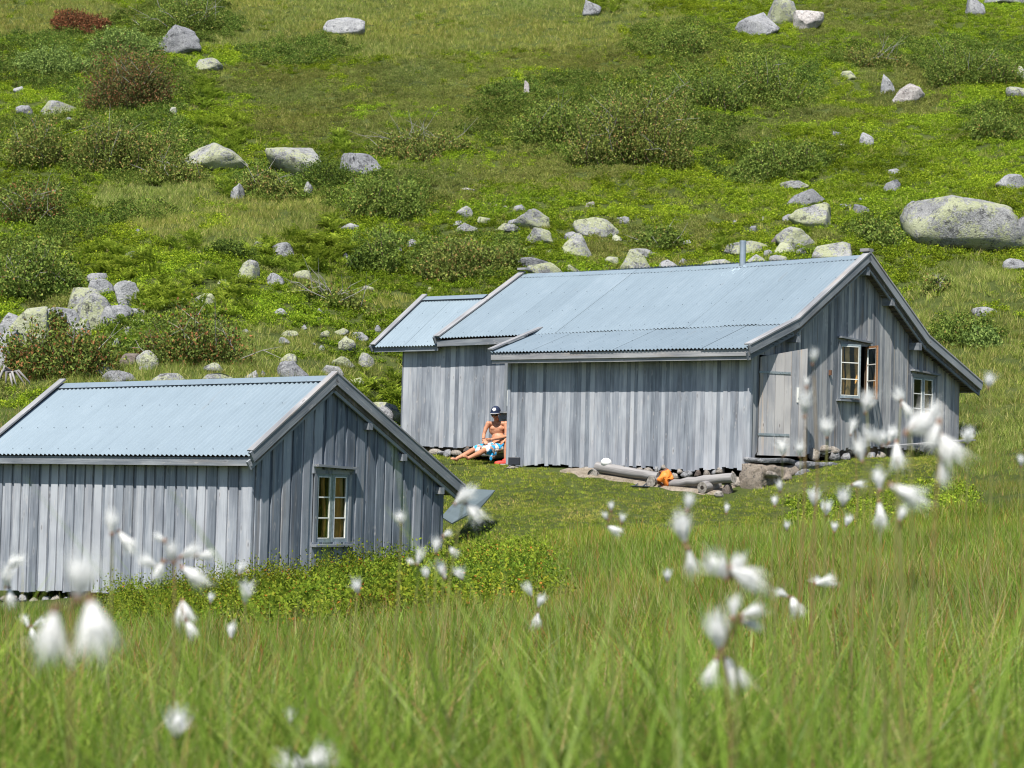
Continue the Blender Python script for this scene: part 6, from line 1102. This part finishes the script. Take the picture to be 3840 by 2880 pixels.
for a, b, c, d, m_, lb in ((1560, 1640, 1706, 1728, S_WARM, 'broad pale stone in the row along the wing wall, partly in grass'), ):
    stone('rubble_stone', a, b, c, d, m_, lb, 'stone', seed=990, Y=48.7, facets=5, sub=2)
# ---------------------------------------------------------------- cotton grass
def whitemat():
    m, n, out = newmat('cotton_bristles'); d = N(n, 'ShaderNodeBsdfDiffuse', {'Color': (.88, .88, .87, 1)}); t = N(n, 'ShaderNodeBsdfTranslucent', {'Color': (.88, .88, .87, 1)}); s = N(n, 'ShaderNodeMixShader', {0: .4})
    n.links.new(d.outputs[0], s.inputs[1]); n.links.new(t.outputs[0], s.inputs[2]); n.links.new(s.outputs[0], out.inputs[0]); return m
M_COT = whitemat(); M_SEED = plain('brown_bracts', (.20, .11, .07), .9, noise=.4, scale=60); M_CST = plain('sedge_stem', (.17, .17, .05), .8, noise=.3, scale=20); M_CSR = plain('reddish_sedge_stem', (.19, .13, .05), .8, noise=.3, scale=20)
K = 3840 / 2212
def tuftmesh(mb, base, d, L, fat, R, nh=150):
    d = d / np.linalg.norm(d); x = np.cross(d, [0.3, 1, .2]); x /= np.linalg.norm(x); y = np.cross(d, x)
    c = base + d * L * .5; mb.ell(c, (L * .32, L * .15 * fat, L * .15 * fat), np.stack([d, x, y], 1), nu=10, nv=8)
    for i in range(nh):
        a = R.uniform(0, 2 * pi); sp = fat * .42 * sqrt(R.uniform(0, 1)); o = (cos(a) * x + sin(a) * y); l = L * R.uniform(.75, 1.12); p0 = base + o * L * .05; p1 = base + (d * .5 + o * sp * 1.0) * l * 1.0; p2 = base + (d * 1.0 + o * sp * 1.25 + R.normal(size=3) * .17) * l
        w_ = np.cross(d, o) * L * .014; mb.poly([p0 - w_ * .5, p0 + w_ * .5, p1 + w_, p1 - w_, p2 + w_ * .3, p2 - w_ * .3], [(0, 1, 2, 3), (3, 2, 4, 5)])
def cotton(jx, jy, tufts, label, seed, Y=None, red=False, lean=0.0):
    """display-pixel coordinates; each tuft (cx, cy, length, angle from up clockwise, fatness)"""
    R = np.random.default_rng(7000 + seed); L = max(t[2] for t in tufts) * K; Y = Y or max(1.35, 8500 * .036 / L)
    j = at(jx * K, jy * K, Y); gx = j[0] + lean * .1 + R.normal() * .02; gz = tz(gx, Y); t = empty('cottongrass_stalk', (gx, Y, gz), label, 'wildflower', 'cotton grass stalks in the foreground meadow')
    g0 = np.array([gx, Y + .0, gz - .02]); mb = MB(); h = j - g0; mb.tube([g0, g0 + h * .4 + np.array([R.normal() * .008, 0, 0]), g0 + h * .8 + np.array([R.normal() * .005, 0, 0]), j], [.0015, .0013, .0012, .0009], 6); mb.build('stem', M_CSR if red else M_CST, t)
    sb = MB()
    for (cx, cy, ln, ang, fat) in tufts:
        c = at(cx * K, cy * K, Y + R.normal() * .008); l = ln * K * Y / 8500; a = radians(ang); d = CR * sin(a) + CU * cos(a) + CF * R.normal() * .15; b = c - d * l * .5
        mb = MB(); tuftmesh(mb, b, d, l * .92, fat * .9, R); mb.build('tuft', M_COT, t)
        sb.tube([j, (j + b) / 2 + np.array([0, 0, .002]), b], [.0007, .0006, .0006], 5); sb.ell(b, (.0028, .0028, .0036), nu=8, nv=6)
    sb.build('bracts', M_SEED, t)
CG = [
 (152, 1312, [(112, 1372, 112, 188, .75), (205, 1358, 125, 172, .95), (176, 1240, 105, 8, 1.0)], 'big blurred three-tufted cotton grass at the lower left', dict(red=True)),
 (8, 1250, [(30, 1214, 45, 40, .9), (14, 1245, 45, 5, .8), (22, 1290, 40, 175, .7)], 'cotton grass cut by the left edge before the smaller cabin wall', dict()),
 (243, 1152, [(241, 1128, 50, -3, .8), (275, 1172, 60, 140, .6)], 'cotton grass with one upright and one drooping tuft, left of the many-tufted cluster', dict()),
 (378, 1208, [(345, 1162, 26, -60, .8), (370, 1192, 45, -10, .8), (412, 1192, 48, 60, .9), (446, 1200, 42, 85, .7), (420, 1244, 62, 125, .8), (322, 1216, 45, -60, .7), (345, 1232, 40, 200, .7)], 'many-tufted cotton grass cluster before the smaller cabin front wall', dict(red=True)),
 (392, 1310, [(398, 1325, 55, 170, 1.1), (412, 1358, 38, 150, .8)], 'white folded double tuft below the many-tufted cluster', dict()),
 (528, 1300, [(532, 1280, 48, 8, .75)], 'single upright tuft below the smaller cabin corner', dict()), (455, 1305, [(456, 1292, 22, 5, .9)], 'small greyish tuft among the bushes, left of the single upright one', dict(Y=5.5)),
 (518, 1240, [(521, 1227, 28, 15, .9)], 'small tuft on the top edge of the bushes by the cabin corner', dict(Y=5.)), (62, 1352, [(55, 1342, 30, -30, .8), (84, 1346, 32, 60, .7), (70, 1368, 30, 170, .7)], 'three small tufts near the left edge above the grass', dict(Y=4.6)),
 (500, 1378, [(500, 1362, 34, 0, .8)], 'greyish blurred tuft below the bushes, centre left', dict(Y=4.2)), (772, 1282, [(770, 1267, 32, -12, .9)], 'small fan-shaped tuft over the bushes under the window', dict(Y=4.4)),
 (380, 1592, [(383, 1562, 66, 5, 1.25)], 'round fluffy white tuft in the low left foreground', dict(red=True)), (628, 1572, [(628, 1551, 42, -5, .8)], 'oval greyish tuft right of the round fluffy one', dict()),
 (655, 1662, [(640, 1652, 70, -70, .9), (685, 1642, 75, 60, 1.0)], 'large white tuft cut by the bottom edge', dict()), (867, 1130, [(865, 1118, 30, -5, 1.3)], 'wispy tuft in front of the gable boards', dict(Y=3.6)),
 (1000, 1088, [(1003, 1072, 52, 50, .8), (1024, 1108, 52, 140, .9)], 'two feathery tufts crossing the end of the smaller cabin roof', dict(lean=-.5)), (943, 1192, [(943, 1178, 34, 5, .8), (966, 1153, 20, 60, 1.)], 'thin pair of tufts at the right corner of the smaller cabin', dict(Y=4.)),
 (905, 1218, [(906, 1202, 36, 12, .7), (888, 1214, 20, -60, .8)], 'leaning white tuft by the right cabin corner', dict(Y=4.)), (957, 1250, [(955, 1232, 40, -20, .7), (978, 1190, 26, 140, .8)], 'elongated tuft right of the leaning one near the cabin corner', dict(Y=4.)),
 (920, 1250, [(920, 1238, 26, -8, 1.)], 'small round tuft between the bushes and cabin corner', dict(Y=4.6)), (995, 1250, [(994, 1238, 30, -20, 1.1)], 'squat tuft right of the small round one by the bushes', dict(Y=4.6)),
 (1158, 1320, [(1142, 1274, 32, -25, .8), (1168, 1298, 30, 20, .8), (1160, 1340, 32, 185, .9)], 'blurred three-tuft stalk in the centre meadow', dict(red=True)), (1322, 1112, [(1320, 1094, 20, 0, .8), (1308, 1114, 20, -30, .8), (1345, 1120, 20, 10, .9), (1326, 1145, 34, 120, .8)], 'four small tufts on the lawn background, centre', dict(Y=4.4)),
 (1478, 1180, [(1474, 1140, 66, -10, .9), (1488, 1084, 38, 10, .8), (1492, 1212, 56, 168, .5)], 'tall drooping cotton grass below the log bench', dict()), (1443, 1256, [(1442, 1243, 28, 0, .8)], 'small oval tuft left of the double-headed cluster', dict(Y=4.6)),
 (1585, 1250, [(1548, 1222, 70, -40, 1.1), (1612, 1246, 80, 118, .9), (1590, 1222, 50, 30, .8)], 'blurred double-headed cotton grass in the right meadow', dict()), (1562, 1408, [(1550, 1362, 80, -5, 1.), (1582, 1452, 78, 150, .7), (1538, 1450, 58, 200, .6), (1585, 1312, 48, 5, .6), (1624, 1322, 50, 70, .7), (1622, 1348, 44, 110, .7)], 'large six-tufted cotton grass in the right foreground', dict(red=True)),
 (1708, 1300, [(1718, 1310, 44, 160, .9), (1690, 1282, 30, -60, .7)], 'cream centred tuft right of the six-tufted one', dict()), (1780, 1268, [(1782, 1257, 44, 80, .7), (1768, 1256, 30, -60, .8)], 'flat spread tuft in the right meadow', dict()),
 (1570, 1112, [(1570, 1099, 20, 10, .8)], 'tiny tuft below the right end of the log bench', dict(Y=5.5)), (1673, 1094, [(1673, 1082, 22, 0, 1.)], 'tiny round tuft below the stone landing, lower', dict(Y=5.)), (1684, 1064, [(1684, 1050, 24, -5, .8)], 'tiny tuft below the stone landing, upper', dict(Y=5.)),
 (1700, 1148, [(1700, 1136, 20, 0, .8)], 'tiny pale tuft in the meadow under the stone landing', dict(Y=6.)), (1760, 1094, [(1759, 1074, 38, 0, .95)], 'compact upright tuft below the gable, left of three', dict(red=True)), (1786, 1112, [(1785, 1097, 32, 5, 1.1)], 'squat tuft just below the compact upright one', dict()),
 (1824, 1094, [(1822, 1073, 42, 0, .95)], 'pear-shaped tuft below the gable, right of the squat one', dict()), (1802, 1150, [(1803, 1138, 22, 0, 1.)], 'small tuft in the meadow, left of a close pair', dict(Y=5.5, red=True)), (1828, 1138, [(1832, 1124, 26, 20, .9)], 'small tuft in the meadow, right of a close pair', dict(Y=5.5)),
 (1857, 1056, [(1855, 1046, 28, 85, .8)], 'small flat tuft above the long slanting one', dict(Y=4.4)), (1897, 1062, [(1898, 1035, 48, -5, .8), (1902, 1112, 56, 172, .6)], 'grey tuft above a hanging white one at the right', dict()), (1935, 1048, [(1961, 1068, 82, 118, .6)], 'long slanting tuft pointing down right', dict()),
 (1740, 900, [(1739, 872, 56, 0, .6), (1742, 826, 22, 0, .8)], 'long upright tuft against the plank door', dict(red=True, Y=3.2)), (1758, 792, [(1758, 770, 32, 5, .7)], 'tall greyish bud tuft beside the door top', dict(red=True, Y=3.2)), (1690, 984, [(1690, 966, 38, -5, 1.1)], 'round tuft at the foot of the plank door, left', dict()), (1730, 986, [(1729, 970, 34, 5, 1.0)], 'round tuft at the foot of the plank door, right', dict()),
 (1787, 944, [(1786, 924, 42, 0, 1.1)], 'round tuft left of the open casement sill', dict()), (1873, 890, [(1874, 868, 50, 10, .9)], 'translucent tuft on the open casement sill', dict()), (1848, 930, [(1842, 922, 36, 15, .6)], 'dim narrow tuft under the open casement', dict(red=True)), (1868, 985, [(1857, 972, 50, -10, .8), (1888, 944, 52, -45, .6)], 'grey and white pair under the casement window', dict()),
 (1914, 958, [(1908, 945, 34, -30, .9), (1927, 938, 38, 20, 1.)], 'two round tufts side by side before the gable', dict()), (1945, 880, [(1944, 858, 38, -20, .9), (1957, 884, 44, 150, .6)], 'tuft in front of the small right window', dict()), (1965, 925, [(1990, 916, 80, 60, 1.1), (2014, 892, 45, 30, .6)], 'large blurred tuft right of the small window', dict(Y=2.2)),
 (2032, 945, [(2050, 972, 80, 150, 1.1), (2034, 1018, 54, 178, .6), (2018, 940, 60, 200, .6)], 'largest bright cluster at the right end of the larger cabin', dict(red=True)), (2092, 956, [(2091, 940, 36, 0, 1.3)], 'squarish tuft right of the cabin corner', dict()), (2137, 838, [(2137, 822, 32, 10, 1.1)], 'tuft at the tip of the long eave on the right', dict(Y=3.4)),
 (1940, 1000, [(1938, 985, 60, 178, .6)], 'dim hanging grey tuft below the gable', dict(Y=3.)), (2207, 1010, [(2206, 995, 26, 0, .8)], 'tuft cut by the right edge of the photo', dict(Y=4.4)), (1945, 1130, [(1948, 1110, 34, 20, .9)], 'faint grey tuft in the right meadow', dict(Y=3.))]
for k, (jx, jy, tf, lb, kw) in enumerate(CG): cotton(jx, jy, tf, lb, k, **kw)
